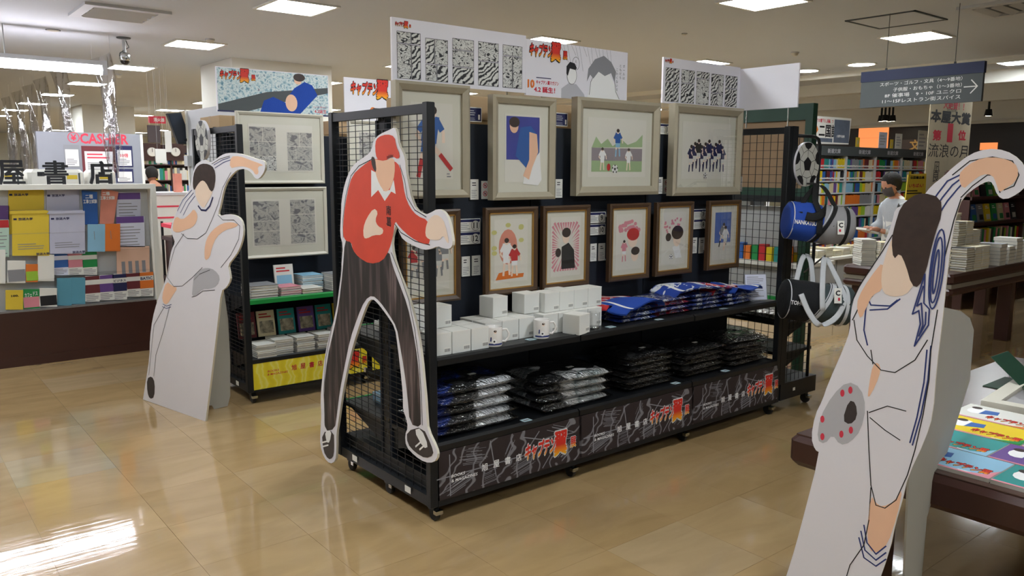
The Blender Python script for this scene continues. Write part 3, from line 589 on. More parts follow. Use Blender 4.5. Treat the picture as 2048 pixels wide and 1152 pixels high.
patch(s, ell(.03, .215, .035, .045), m_['skin_pale'], t, 'figure_print', .0012); patch(s, ell(.033, .255, .055, .042), m_['hair_print'], t, 'figure_print', .0015); patch(s, ell(-.05, .23, .025, .025), m_['hair_print'], t, 'figure_print', .0014); ball(s, -.02, .11, .016, t)
patch(s, [(-.01, .17), (.05, .18), (.08, .1), (.02, .1)], m_['white_print'], t, 'figure_print', .001)
t, s, hw, hb, b0 = small('brown frame with a blue night sky and two running figures, rightmost of the lower row', 2.278, 2.616)
patch(s, rect(-hw+.02, .17, hw-.03, hb-.015), mat('sky_blue_print', '#5a74b8', .8, var=.3, vscale=20), t, 'sky_print', .001); fig(s, -.01, .22, .16, t, 'c_grey', 'c_white', 'c_black', lean=.2, kick=.5); fig(s, .02, .2, .16, t, 'white_print', 'c_white', 'skin_pale', kick=-.4, c=.003)
# rear gondola: large white frames with comic pages
n = 0
for (x0, x1, z0, z1, w_) in ((.165, .8, 1.475, 1.965, 'upper white framed pair of comic pages on the left bay of the rear gondola'), (.165, .81, .955, 1.45, 'lower white framed pair of comic pages on the left bay of the rear gondola'), (1.0, 1.64, 1.475, 1.94, 'upper white frame on the middle bay of the rear gondola, behind the wire mesh'), (1.0, 1.64, .955, 1.45, 'lower white frame on the middle bay of the rear gondola, behind the wire mesh')):
    t, s, hw, hb, b0 = frame(w_, x0, z0, x1, z1, 2.6, .022, .03, 'white_frame', 'white_frame', 'white framed comic pages', wall=2.719, matw=.06)
    for k, cx in enumerate((-.135, .135)):
        pg = patch(s, rect(cx-.1, b0+.005, cx+.1, hb), m_['art_paper'], t, 'comic_page', .0012)
        random.seed(n*7+k); z = b0+.01
        while z < hb-.05:
            hh = random.choice((.07, .1, .14)); hh = min(hh, hb-.005-z); sp = random.choice((0, 0, .02, -.03)); xs = [-.095, .095] if random.random() < .5 else [-.095, sp, .095]
            for a, b in zip(xs, xs[1:]): patch(s, rect(cx+a+.002, z, cx+b-.002, z+hh-.004), m_[random.choice(['scribble_soft', 'scribble_soft', 'scribble'])], t, 'panel_print', .0016)
            z += hh
    n += 1
# ---------------------------------------------------------------- price plates and cards on the back panel
def plate(lab, cx, cz, w_, h_, num=None, kind='num'):
    sf = Surf((cx, .389, cz), X_); t = thing({'num': 'price_plate', 'card': 'info_card', 'ban': 'notice_card', 'navy': 'price_plate'}[kind], lab, {'num': 'price plate', 'card': 'card', 'ban': 'notice', 'navy': 'price plate'}[kind], (cx, .389, cz), group={'num': 'numbered white price plates', 'card': 'small white caption cards', 'ban': 'red no-camera notices', 'navy': 'navy price plates'}[kind])
    MB().prism(rect(-w_/2, -h_/2, w_/2, h_/2), -.008, 0).build('card', m_['paper'], t, sf.M)
    if kind == 'num':
        patch(sf, rect(-w_/2+.003, h_/2-.016, w_/2-.003, h_/2-.003), m_['navy_print'], t, 'blue_header', .0006)
        lines(sf, -w_/2+.008, -h_/2+.008, w_*.05, h_/2-.02, 4, m_['print_grey'], t, fill=.35, seed=int(cx*100))
        patch(sf, ell(w_*.26, -.003, .026, .026), m_['navy_print'], t, 'number_ring', .0006); patch(sf, ell(w_*.26, -.003, .024, .024), m_['paper'], t, 'number_disc', .0009)
        text(num, sf, w_*.26, -.003, .03, m_['ink'], t, bold=.02, c=.0013)
    elif kind == 'navy':
        patch(sf, rect(-w_/2+.004, -h_/2+.004, w_/2-.004, h_/2-.004), m_['navy_print'], t, 'blue_panel', .0005)
        lines(sf, -w_*.3, -h_*.1, w_*.25, h_*.32, 3, m_['grey_print'], t, fill=.35, seed=3); text('49,500円', sf, 0, -.012, .012, m_['white_print'], t, bold=.02) if False else None
        lines(sf, -w_*.4, -h_*.4, w_*.2, -h_*.2, 2, m_['grey_print'], t, fill=.25, seed=5); patch(sf, rect(w_*.3, -h_*.35, w_*.4, -.0), m_['white_print'], t, 'white_mark', .001)
    elif kind == 'card':
        lines(sf, -w_*.3, h_*.15, w_*.25, h_*.38, 2, m_['ink'], t, fill=.4, seed=int(cx*10)); lines(sf, -w_*.38, -h_*.42, w_*.38, h_*.0, 5, m_['print_grey'], t, fill=.3, seed=int(cx*50))
    else:
        for zz in (h_*.25, -h_*.2):
            m = MB(); p = ell(0, zz, .012, .012, 18); m.stroke(p+[p[0]], .003, .001); m.stroke([(-.008, zz+.008), (.008, zz-.008)], .003, .0012); m.build('red_sign', m_['red_print'], t, sf.M)
            patch(sf, rect(-.006, zz-.005, .006, zz+.005), m_['print_grey'], t, 'camera_symbol', .0007)
    MB().box((cx-.01, .397, cz-.01), (cx+.01, .3985, cz+.01)).build('clip', m_['chrome'], t)
plate('navy price plate between the first and second upper frames', .515, 1.845, .115, .07, kind='navy')
plate('navy price plate between the second and third upper frames', 1.10, 1.845, .1, .07, kind='navy')
plate('navy price plate at the right end of the upper frames', 2.655, 1.85, .09, .07, kind='navy')
def atg(x, y): p = at(x, y, 'Y', .389); return p.x, p.z
for num, x, y, lab in (('13', 1331, 258, 'white plate numbered thirteen between the third and fourth upper frames'), ('11', 940, 450, 'white plate numbered eleven at the lower left frames'), ('12', 940, 476, 'white plate numbered twelve just below plate eleven'), ('9', 1195, 435, 'white plate numbered nine right of the pink-ray frame'), ('10', 1195, 459, 'white plate numbered ten just below plate nine'), ('7', 1400, 428, 'white plate numbered seven in the gap before the last lower frame'), ('8', 1400, 448, 'white plate numbered eight just below plate seven')):
    cx, cz = atg(x, y); plate(lab, cx, cz, .128 if num != '13' else .1, .062, num)
for x, y, lab in ((949, 379, 'white caption card right of the leftmost upper frame'), (1118, 377, 'white caption card right of the deep blue picture'), (1320, 371, 'white caption card right of the hedge picture'), (932, 533, 'left of two caption cards beneath plate twelve'), (953, 531, 'right of two caption cards beneath plate twelve'), (1187, 505, 'left of two caption cards beneath plate ten'), (1204, 504, 'right of two caption cards beneath plate ten'), (1389, 491, 'left of two caption cards beneath plate eight'), (1404, 491, 'right of two caption cards beneath plate eight'), (1480, 368, 'caption card at the far right end of the upper row')):
    cx, cz = atg(x, y); plate(lab, cx, cz, .05, .1, kind='card')
for x, y, lab in ((970, 380, 'narrow notice with red no-phone signs by the leftmost upper frame'), (1332, 373, 'narrow notice with red no-phone signs by the hedge picture')):
    cx, cz = atg(x, y); plate(lab, cx, cz, .036, .09, kind='ban')
#PART4
# ---------------------------------------------------------------- poster boards above the gondolas
def poster(lab, o, u, w_, h_, name='poster_board', rods=None, th=.012, cat='poster'):
    t = thing(name, lab, cat, o); sf = Surf(o, u)
    MB().prism(rect(0, 0, w_, h_), -th, 0).build('board', m_['board_white'], t, sf.M)
    if rods is not None:
        for a in (.15, .85):
            p = sf.o+sf.u*(a*w_)-sf.n*.008; MB().rod((p.x, p.y, rods), (p.x, p.y, p.z+.02), .004).build('support_rod', m_['chrome'], t)
    return t, sf
def comic_page(sf, a0, b0, a1, b1, t, seed, mats=('scribble', 'scribble_lines', 'scribble')):
    random.seed(seed); z = b0
    while z < b1-.03:
        hh = min(random.choice((.08, .12, .16))*1.0, b1-z); sp = a0+(a1-a0)*random.choice((.4, .5, .6)); xs = [a0, a1] if random.random() < .55 else [a0, sp, a1]
        for a, b in zip(xs, xs[1:]):
            m = MB(); r = rect(a+.002, z, b-.002, z+hh-.005); m.stroke(r+[r[0]], .002, .0012); m.build('panel_border', m_['ink'], t, sf.M)
            patch(sf, r, m_[random.choice(mats)], t, 'panel_print', .0008)
        z += hh
Y0 = .45
t, s = poster('long white poster board of five black and white comic strips above the upper left frames', (.105, .45, 1.975), X_, .8, .29, rods=1.81)
logo(s, .06, .262, .085, t)
for k in range(5): comic_page(s, .025+k*.155, .02, .025+k*.155+.13, .235, t, 20+k)
t, s = poster('poster board with red title, pale sketch shapes and vertical handwriting above the second frame', (.905, .449, 1.965), X_, .765, .285, rods=1.81)
logo(s, .155, .235, .27, t)
text('4.2 誕生！', s, .13, .035, .032, m_['red_print'], t, w=.15, bold=.04); text('キャプテン翼マガジン', s, .15, .072, .022, m_['red_print'], t, w=.16, bold=.03); lines(s, .07, .09, .23, .1, 1, m_['navy_print'], t)
text('10', s, .035, .06, .045, m_['c_orange'], t, bold=.06)
for i, ch in enumerate(('ボールは', 'ともだち', 'こわくないよ')): text(ch, s, .735-i*.028, .265-.0115*len(ch)*2, .022*len(ch), m_['ink'], t, w=.019, vertical=True, bold=.01)
text('えっ', s, .355, .19, .04, m_['ink'], t, w=.017, vertical=True, bold=.01); m = MB(); p = ell(.355, .19, .026, .034, 20); m.stroke(p+[p[0]], .002, .001)
for k in range(14): m.stroke([(.23+.03*k, .283), (.27+.028*k, .283-.05-.04*(k % 3))], .0012, .0009)
m.build('line_print', m_['ink'], t, s.M)
# two faceless generic heads in flat grey
patch(s, [(.25, 0), (.25, .05), (.3, .08), (.36, .08), (.42, .03), (.43, 0)], m_['grey_print'], t, 'figure_print', .0008); patch(s, ell(.325, .125, .036, .048), m_['white_print'], t, 'figure_print', .0011)
m = MB(); p = ell(.325, .125, .036, .048); m.stroke(p+[p[0]], .002, .0014); m.build('line_print', m_['ink'], t, s.M); patch(s, [(.285, .13), (.285, .17), (.31, .195), (.345, .19), (.362, .165), (.35, .155), (.31, .16), (.295, .12)], m_['ink'], t, 'hair_print', .0018)
patch(s, [(.44, 0), (.47, .1), (.5, .15), (.6, .17), (.66, .1), (.7, .02), (.7, 0)], m_['white_print'], t, 'figure_print', .0009); m = MB(); m.stroke([(.46, .03), (.47, .1), (.5, .15)], .003, .0012); m.stroke([(.66, .12), (.67, .06), (.7, .02)], .003, .0012); m.build('line_print', m_['ink'], t, s.M)
patch(s, [(.44, .1), (.45, .17), (.5, .225), (.57, .25), (.63, .22), (.67, .17), (.66, .11), (.63, .16), (.58, .14), (.53, .16), (.49, .12), (.465, .14)], m_['print_grey'], t, 'hair_print', .0014)
t, s = poster('smaller white poster board with dense black and white comic strips above the third frame', (1.985, .45, 1.985), X_, .77, .27, rods=1.81)
logo(s, .05, .25, .075, t)
for k in range(5): comic_page(s, .02+k*.148, .012, .02+k*.148+.13, .215, t, 40+k, ('scribble_lines', 'scribble', 'scribble_lines'))
poster('plain white board seen from its blank side above the right end', (2.76, .46, 1.975), -Y_, .44, .27, rods=1.86)
t, s = poster('colour poster board with blue kits in a stadium crowd above the rear white frames', (.1, 2.77, 1.965), X_, .83, .3, rods=1.83)
patch(s, rect(.006, .006, .824, .294), m_['crowd'], t, 'crowd_print', .0006); patch(s, [(.006, .0065), (.006, .05), (.35, .15), (.824, .21), (.824, .17), (.45, .08), (.2, .0065)], m_['sign_grey'], t, 'stand_print', .0009)
patch(s, [(.30, .01), (.33, .09), (.4, .12), (.5, .08), (.5, .01)], m_['cloth_blue'], t, 'kit_print', .0012); patch(s, [(.48, .03), (.52, .14), (.56, .19), (.64, .24), (.7, .22), (.74, .15), (.68, .09), (.6, .01), (.5, .01)], m_['cloth_blue'], t, 'kit_print', .0014)
patch(s, ell(.535, .085, .045, .06), m_['skin_print'], t, 'kit_print', .0018); patch(s, ell(.59, .25, .03, .032), m_['skin_print'], t, 'kit_print', .0018); patch(s, ell(.6, .268, .045, .028), m_['hair_print'], t, 'kit_print', .0021)
logo(s, .15, .25, .25, t); text('4.2誕生', s, .76, .035, .03, m_['red_print'], t, w=.1, bold=.05); text('キャプテン翼マガジン', s, .76, .065, .014, m_['red_print'], t, w=.11, bold=.03); patch(s, rect(0, 0, .83, .01), m_['navy_print'], t, 'bottom_edge', .002)
t, s = poster('white poster board with large red title behind the wire end panel', (1.06, 2.77, 1.94), X_, .8, .325, rods=1.83)
logo(s, .25, .25, .4, t); patch(s, ell(.24, .075, .03, .04), m_['c_orange'], t, 'round_mark', .001); text('10', s, .24, .075, .04, m_['yellow_env'], t, bold=.05, c=.0014); lines(s, .31, .085, .5, .1, 1, m_['navy_print'], t); text('4.2誕生', s, .42, .04, .035, m_['red_print'], t, bold=.05)
# cartons on top of both gondolas
def carton(lab, x0, y0, x1, y1, z, h, tape=True):
    t = thing('cardboard_carton', lab, 'carton', ((x0+x1)/2, (y0+y1)/2, z), group='tan cartons on top of the gondolas')
    MB().bevbox((x0, y0, z), (x1, y1, z+h), .003).build('carton_body', m_['cardboard'], t)
    MB().box((x0-.001, (y0+y1)/2-.02, z+h-.04), (x1+.001, (y0+y1)/2+.02, z+h+.001)).build('tape', mat('tape', '#a88a60', .3), t)
carton('tan carton on the gondola top behind the leftmost pale frame', .32, .47, .95, .88, 1.822, .12); carton('tan carton on the gondola top between the blue picture and hedge picture', 1.02, .47, 1.68, .88, 1.822, .11)
carton('pale carton on the gondola top left of the group picture', 1.75, .47, 2.3, .88, 1.822, .12); carton('tan carton on the rear gondola seen through the wire above the black panel', .98, 2.795, 1.5, 3.2, 1.842, .1); carton('tan carton on the rear gondola above its left wire end', .12, 2.795, .7, 3.2, 1.842, .1)
# ---------------------------------------------------------------- mug boxes
ZS = .76
def mugbox():
    t = thing('mug_box', 'x', 'box'); a = .05
    MB().bevbox((-a, -a, 0), (a, a, .1), .0015).build('carton_body', m_['box_white'], t)
    MB().box((-a+.001, -a-.0006, .0975), (a-.001, a, .1008)).build('lid_flap', m_['paper'], t)
    sf = Surf((.028, -a-.0003, .022), X_); m = MB()
    for k in range(9): m.add([(-.016+k*.0036, -.008, 0), (-.016+k*.0036+.0012+.001*(k % 2), -.008, 0), (-.016+k*.0036+.0012+.001*(k % 2), .006, 0), (-.016+k*.0036, .006, 0)], [(0, 1, 2, 3)])
    patch(sf, rect(-.019, -.01, .02, .012), m_['paper'], t, 'sticker', .0001, .0001); m.build('barcode', m_['ink'], t, sf.M @ T((0, 0, .0003))); return t
mbx = []; mb0 = None
def mug_at(x, y, z, lab, rz=0):
    global mb0
    if mb0 is None: mb0 = mugbox(); place(mb0, TR(x, y, z, rz)); mb0['label'] = lab; mb0['group'] = 'white mug boxes'; return
    dup(mb0, TR(x, y, z, rz), lab, 'white mug boxes')
W_ = .106; cols = ['first', 'second', 'third', 'fourth', 'fifth']
for r in range(2):
    for c_ in range(3): mug_at(.098+c_*W_, .098+r*W_, ZS, 'white mug box by the left post, %s row, %s from the post' % ('front' if r == 0 else 'back', cols[c_]))
mug_at(.17, .2, ZS+.1022, 'white mug box stacked on top beside the left post', .05); mug_at(.075, .21, ZS+.1022, 'topmost white mug box half hidden by the left post')
for r in range(2):
    for c_ in range(3): mug_at(.435+c_*.104, .163+r*W_, ZS, 'white mug box between the mugs, %s row, %s column' % (('front', 'middle', 'back')[r], cols[c_]))
mug_at(.54, .25, ZS+.1022, 'lone white mug box on top of the middle block', .1)
for r in range(2):
    for c_ in range(4 - 0): mug_at(.80+c_*.104, .165+r*W_, ZS, 'white mug box right of the second mug, bottom layer, %s row, %s' % (('front', 'back')[r], cols[c_]))
for c_ in range(4): mug_at(.84+c_*.1015, .2, ZS+.1022, 'white mug box in the upper layer right of the second mug, %s' % cols[c_])
mug_at(.735, .24, ZS+.1022-.1022, 'white mug box at the left back of the right-hand block'); mug_at(.735, .235, ZS+.1022, 'leftmost upper white mug box of the right-hand block')
mug_at(.96, .275+.02, ZS+.1022, 'white mug box peeking over the upper layer, nearer the panel'); mug_at(.92, .055, ZS, 'single white mug box standing forward by the glass tumbler', .25)
def mug(lab, x, y, rz):
    t = thing('mug', lab, 'mug', (x, y, ZS+.001), group='printed white mugs'); z = ZS+.001
    MB().lathe([(.001, .003), (.034, .0), (.039, .004), (.0405, .01), (.0405, .092), (.0395, .095), (.037, .093), (.037, .01), (.001, .008)], (x, y, z), 40).build('cup', m_['ceramic'], t, smooth=True)
    m = MB(); pts = [(.038+.0, 0, .078), (.06, 0, .08), (.072, 0, .062), (.07, 0, .04), (.055, 0, .022), (.038, 0, .024)]
    R = Matrix.Rotation(rz, 3, 'Z'); m.tube([R @ Vector(p)+Vector((x, y, z)) for p in pts], .0055, 10, r2=.007).build('handle', m_['ceramic'], t, smooth=True)
    m = MB(); ang = [rz-2.6+k*.1 for k in range(22)]
    vs = [(x+.0408*math.cos(A), y+.0408*math.sin(A), z+zz) for A in ang for zz in (.012, .02)]; m.add(vs, [(2*i, 2*i+2, 2*i+3, 2*i+1) for i in range(21)]).build('blue_band', m_['blue_line'], t)
    def curved(pts, mt, nm, rr=.041):
        m = MB(); m.add([(x+rr*math.cos(rz-1.65+a/.0405), y+rr*math.sin(rz-1.65+a/.0405), z+b) for a, b in pts], [list(range(len(pts)))]); m.build(nm, m_[mt], t)
    curved(ell(0, .03, .012, .012, 14), 'white_print', 'ball_print', .0412); curved(ell(0, .03, .005, .005, 5), 'ink', 'ball_print', .0414)
    curved([(-.012, .045), (.01, .045), (.008, .065), (-.004, .067)], 'paper', 'figure_print'); curved(ell(.004, .074, .006, .007), 'skin_pale', 'figure_print', .0411); curved(ell(.004, .078, .0075, .005), 'hair_print', 'figure_print', .0413); curved([(-.02, .03), (-.013, .03), (-.012, .05), (-.018, .05)], 'blue_line', 'letter_print')
mug('white printed mug in front of the left group of boxes', .395, .06, -.5)
mug('white printed mug in front of the middle group of boxes', .69, .06, -.5)
p = at(1196, 659, 'Z', ZS); t = thing('glass_tumbler', 'clear glass tumbler on the shelf right of the mug boxes', 'glass', (p.x, p.y+.03, ZS))
MB().lathe([(.001, .0), (.026, .0), (.029, .008), (.032, .088), (.0305, .088), (.027, .016), (.001, .014)], (p.x, p.y+.03, ZS+.001), 32).build('tumbler_body', m_['glass_tumbler'], t, smooth=True)
m = MB(); m.lathe([(.0265, .001), (.0285, .012), (.02, .013), (.001, .013)], (p.x, p.y+.03, ZS+.001), 24).build('thick_base', m_['chrome'], t, smooth=True)
def card(lab, px, py, z=ZS):
    p = at(px, py, 'Z', z); t = thing('shelf_price_card', lab, 'price card', (p.x, p.y, z), group='pale price cards lying on the shelves')
    y = max(p.y, .035 if z > .5 else .03)
    MB().box((p.x-.025, y-.018, z+.0005), (p.x+.025, y+.018, z+.002)).build('card', mat('card_blue', '#bcd8e0', .5), t); MB().box((p.x-.017, y-.008, z+.002), (p.x+.014, y+.004, z+.0024)).build('print', m_['print_grey'], t)
card('price card in front of the left mug boxes', 921, 703); card('price card left of the second mug', 1062, 679); card('price card below the glass tumbler', 1221, 654); card('price card under the left towel stack', 1322, 640); card('price card under the right towel stack', 1450, 618)
card('price card between the blue shirts and white shirts', 1058, 843, .374); card('price card right of the first black shirt stack', 1357, 768, .374); card('price card right of the second black shirt stack', 1460, 744, .374)
# ---------------------------------------------------------------- folded goods
def pillow(wx, wy, h, seed, nx=22, ny=16, lump=.25, k=.3):
    rnd = random.Random(seed); f = [(rnd.uniform(-9, 9), rnd.uniform(-9, 9), rnd.uniform(0, 6)) for _ in range(5)]; m = MB()
    def hgt(u, v): return sum(math.sin(a*u+b*v+c) for a, b, c in f)/5
    for top in (1, 0):
        vs = []
        for i in range(nx+1):
            for j in range(ny+1):
                u = i/nx*2-1; v = j/ny*2-1; e = (1-abs(u)**5)*(1-abs(v)**5); e = max(e, 0)**.4
                z = (h*.5+h*.5*e*(1+lump*hgt(u*1.0, v*1.0))) if top else (h*.5-h*.5*e)
                vs.append((u*wx/2*(1+.012*hgt(v*2, 3)), v*wy/2*(1+.012*hgt(3, u*2)), z))
        fs = []
        for i in range(nx):
            for j in range(ny):
                a = i*(ny+1)+j; q = (a, a+ny+1, a+ny+2, a+1); fs.append(q if top else q[::-1])
        m.add(vs, fs)
    return m
def pack(name, mt, wx, wy, h, seed, sleeve=True):
    t = thing(name, 'x', 'packed shirt'); pillow(wx, wy, h, seed).build('folded_garment', m_[mt], t, smooth=True)
    if sleeve: pillow(wx+.035, wy+.03, h*1.12, seed+1, lump=.5).build('plastic_sleeve', m_['poly_bag'], t, T((0, 0, -.0005)), smooth=True)
    pm = MB().cbox((wx*.1, -wy*.12, h*1.13), (.04, .022, .001)).build('paper_sticker', m_['paper'], t)
    return t
def stack(protos, n, cx, cy, z, hs, group, labf, jit=.014, rot=.11, seed=0):
    rnd = random.Random(seed+n)
    for k in range(n):
        pr_ = protos[k % len(protos)]; Mx = TR(cx+rnd.uniform(-jit, jit), cy+rnd.uniform(-jit, jit)*.6, z, rnd.uniform(-rot, rot)); z += hs
        lab = labf % (ORD[k] if k < n-1 else 'topmost')
        if not pr_.get('used'): place(pr_, Mx); pr_['used'] = 1; pr_['label'] = lab; pr_['group'] = group
        else: dup(pr_, Mx, lab, group)
ZB = .374
pb = [pack('packed_shirt', 'shirt_blue_pack', .44, .31, .045, s_) for s_ in (1, 2)]; stack(pb, 5, .29, .2, ZB, .048, 'bagged blue and white shirts', '%s bagged blue and white shirt of the stack beside the left post', seed=1)
pw = [pack('packed_shirt', 'shirt_bw_pack', .46, .31, .042, s_) for s_ in (5, 6)]; stack(pw, 4, .93, .2, ZB, .045, 'bagged black and white shirts', '%s bagged black and white shirt of the second stack', seed=3)
pk = [pack('packed_shirt', 'shirt_black_pack', .36, .28, .032, s_) for s_ in (8, 9)]
for i, (cx, nn) in enumerate(((1.5, 7), (1.98, 6), (2.43, 6))): stack(pk, nn-1, cx, .2, ZB, .034, 'bagged black shirts', '%s bagged black shirt of the ' + ('left', 'middle', 'right')[i]+' black stack', seed=i)
def towel(mt, seed):
    t = thing('folded_towel', 'x', 'towel'); pillow(.3, .22, .022, seed, lump=.15).build('folded_cloth', m_[mt], t, smooth=True); pillow(.32, .235, .025, seed+3, lump=.4).build('plastic_sleeve', m_['poly_bag'], t, T((0, 0, -.001)), smooth=True); return t
tb = [towel('towel_blue', 3), towel('towel_blue', 4)]; tr_ = [towel('towel_red', 5)]
tg = 'folded football towels'
stack(tb, 3, 1.42, .19, ZS, .026, tg, '%s blue folded towel of the stack nearest the glass tumbler', seed=1); stack(tr_+tb[:1], 4, 1.72, .2, ZS, .026, tg, '%s red or blue folded towel of the second towel stack', seed=2)
stack(tb, 4, 2.03, .2, ZS, .026, tg, '%s blue folded towel of the third towel stack', seed=5); stack(tb, 3, 2.33, .19, ZS, .026, tg, '%s blue folded towel of the rightmost towel stack', seed=8)
def loose(lab, mt, x, y, z, rz, wx=.34, seed=0, white=True):
    """an opened towel draped over the stack, edge bands and wording on top"""
    t = thing('draped_towel', lab, 'towel', (x, y, z)); Mx = TR(x, y, z, rz); nx = 20; vs = []
    for i in range(nx+1):
        for j in range(9):
            u = i/nx*2-1; v = j/8*2-1; zz = .012+.012*math.sin(u*3+seed)+.008*math.cos(v*2.2+u*2)-(.05*max(0, abs(u)-.8)/.2)*.5
            vs.append((u*wx/2, v*.11, zz))
    fs = [(i*9+j, i*9+9+j, i*9+10+j, i*9+1+j) for i in range(nx) for j in range(8)]
    m = MB().add(vs+[(a, b, c-.007) for a, b, c in vs], fs+[tuple(q+len(vs) for q in f[::-1]) for f in fs]); n_ = len(vs)
    m.build('cloth', m_[mt], t, Mx, smooth=True)
    if white:
        for j0, wd in ((0, 1),):
            for ii in (16, 17): pass
        b = [f for f in fs if f[0]//9 in (3, 16)]; MB().add([(p[0], p[1], p[2]+.0012) for p in vs], b).build('white_band', m_['white_print'], t, Mx, smooth=True)
    return t, Mx
loose('blue towel with a white ball and lettering draped on the first towel stack', 'cloth_blue', 1.42, .15, ZS+.09, .1, .36, 1); loose('blue towel draped across the middle towel stacks', 'towel_blue', 1.95, .17, ZS+.125, -.15, .42, 2)
loose('red towel folded on top of the right towel stacks', 'towel_red', 2.2, .2, ZS+.106, .1, .3, 3); loose('blue and white striped towel on the rightmost stack', 'cloth_blue', 2.4, .16, ZS+.09, -.1, .26, 4); loose('red towel edge behind the first blue towel', 'towel_red', 1.34, .27, ZS+.085, .2, .3, 5)
t = thing('sign_holder', 'white framed notice standing at the right end of the middle shelf', 'sign', (2.56, .09, ZS)); sf = Surf((2.47, .13, ZS+.003), (.86, -.5, 0), (.0, .25, 1))
MB().prism(rect(0, 0, .15, .17), -.006, -.001).build('holder', m_['c_grey'], t, sf.M); MB().prism(rect(.005, .005, .145, .165), -.001, 0).build('sheet', m_['paper_cool'], t, sf.M); lines(sf, .015, .02, .135, .155, 11, m_['print_grey'], t, fill=.3, c=.0006)
MB().box((2.49, .09, ZS), (2.58, .13, ZS+.003)).build('foot', m_['c_grey'], t)
# ---------------------------------------------------------------- end unit at the right end, ball disc, duffel bags
t = EU = thing('end_shelf_unit', 'narrow black wheeled wire shelf unit closing the right end of the central gondola', 'display rack', (2.9, .45, 0)); xa, xb = 2.715, 3.11
MB().box((xa, .0, .09), (xb+.03, .9, .2)).build('base', m_['black_steel'], t)
for x, y in ((xb, .05), (xb, .84), (2.78, .84)): caster(t, x-.01, y)
MB().box((2.7, .0, .2), (2.76, .045, 1.856)).build('corner_post', m_['black_steel'], t); MB().box((2.7, .858, .2), (2.76, .9, 1.856)).build('corner_post', m_['black_steel'], t)
m = MB(); q = [(2.77, .02, 1.80), (2.98, .02, 1.80), (3.03, .02, 1.785), (3.05, .02, 1.74), (3.05, .02, .8), (3.06, .02, .2)]; m.tube(q, .011, 8).build('tube_frame', m_['black_steel'], t, smooth=True)
m = MB(); q = [(p[0]+.02, .88, p[2]) for p in q]; m.tube(q, .011, 8).build('tube_frame', m_['black_steel'], t, smooth=True)
wire_grid('Y', .02, 2.76, 3.05, .2, 1.79, .05, .05, t); wire_grid('Y', .88, 2.76, 3.06, .2, 1.79, .05, .05, t)
for z in (.40, .6):
    sh = MB().box((xa+.02, .03, z-.02), (xb, .87, z)).build('shelf', m_['black_shelf'], t)
    for y in (.035, .86): MB().add([(xa+.045, y, z-.02), (xb-.06, y, z-.02), (xa+.045, y, z-.12), (xa+.045, y+.004, z-.02), (xb-.06, y+.004, z-.02), (xa+.045, y+.004, z-.12)], [(0, 1, 2), (5, 4, 3), (0, 3, 4, 1), (1, 4, 5, 2), (2, 5, 3, 0)]).build('bracket', m_['black_steel'], sh)
MB().box((2.86, -.002, .135), (2.885, 0, .155)).build('small_label', m_['paper'], t)
ps = thing('silver_pouch', 'x', 'pouch'); pillow(.3, .3, .03, 12, lump=.6).build('pouch_body', m_['silver_pack'], ps, smooth=True); pillow(.33, .32, .034, 13, lump=.6).build('plastic_sleeve', m_['poly_bag'], ps, smooth=True)
for i, (y, z) in enumerate(((.22, .6), (.55, .6), (.6, .4), (.6, .2))): stack([ps], 2, 2.92, y, z, .028, 'crinkled silver pouches on the end unit', '%s silver pouch on the end unit, '+('upper shelf front', 'upper shelf back', 'lower shelf', 'base')[i], seed=i)
def ball_disc(lab, o, u, r, lean=0):
    sf = Surf(o, u); t = thing('soccer_ball_sign', lab, 'sign', o, group='flat soccer ball cut-outs')
    MB().prism(ell(0, 0, r, r, 40), -.02, -.001).build('board', m_['board_white'], t, sf.M); patch(sf, ell(0, 0, r*.985, r*.985, 40), mat('ball_paper', '#c9c9c2', .6), t, 'printed_face', .0004)
    c = .0012
    pent = lambda cx, cy, q, a: ell(cx, cy, q, q, 5, a, a+2*math.pi)
    pats = [pent(0, 0, r*.34, math.pi/2)]; m = MB()
    for k in range(5):
        A = math.pi/2+k*2*math.pi/5; ca, sa = math.cos(A), math.sin(A); m.stroke([(r*.34*ca, r*.34*sa), (r*.66*ca, r*.66*sa)], r*.022, c)
        A2 = A+math.pi/5
        pats.append([(r*.98*math.cos(A+q), r*.98*math.sin(A+q)) for q in (-.34, -.17, 0, .17, .34)]+[(r*.78*math.cos(A+.27), r*.78*math.sin(A+.27)), (r*.66*math.cos(A), r*.66*math.sin(A)), (r*.78*math.cos(A-.27), r*.78*math.sin(A-.27))])
        B = A+2*math.pi/5
        m.stroke([(r*.66*ca, r*.66*sa), (r*.62*math.cos(A2), r*.62*math.sin(A2)), (r*.66*math.cos(B), r*.66*math.sin(B))], r*.022, c); m.stroke([(r*.62*math.cos(A2), r*.62*math.sin(A2)), (r*.97*math.cos(A2), r*.97*math.sin(A2))], r*.022, c)
    for p in pats: patch(sf, p, m_['ink'], t, 'black_pentagon', c+.0003)
    m.build('seam_lines', m_['ink'], t, sf.M); return t
ball_disc('flat soccer ball cut-out above the blue duffel bag', (2.86, -.012, 1.622), X_, .14)
c = at(403, 280, 'X', .03); ball_disc('flat soccer ball cut-out above the left standee on the rear wire panel', (.03, c.y, c.z), -Y_, .135)
def ribbon(pts, w_, th, name, mt, t, up=(0, 0, 1)):
    P = [Vector(p) for p in pts]; out = []
    for i in range(len(P)-1):
        p0 = P[max(i-1, 0)]; p1 = P[i]; p2 = P[i+1]; p3 = P[min(i+2, len(P)-1)]
        for k in range(5):
            s_ = k/5; out.append(.5*((2*p1)+(-p0+p2)*s_+(2*p0-5*p1+4*p2-p3)*s_*s_+(-p0+3*p1-3*p2+p3)*s_**3))
    out.append(P[-1]); MB().tube(out, w_/2, 8, r2=th/2, up=up).build(name, m_[mt], t, smooth=True)
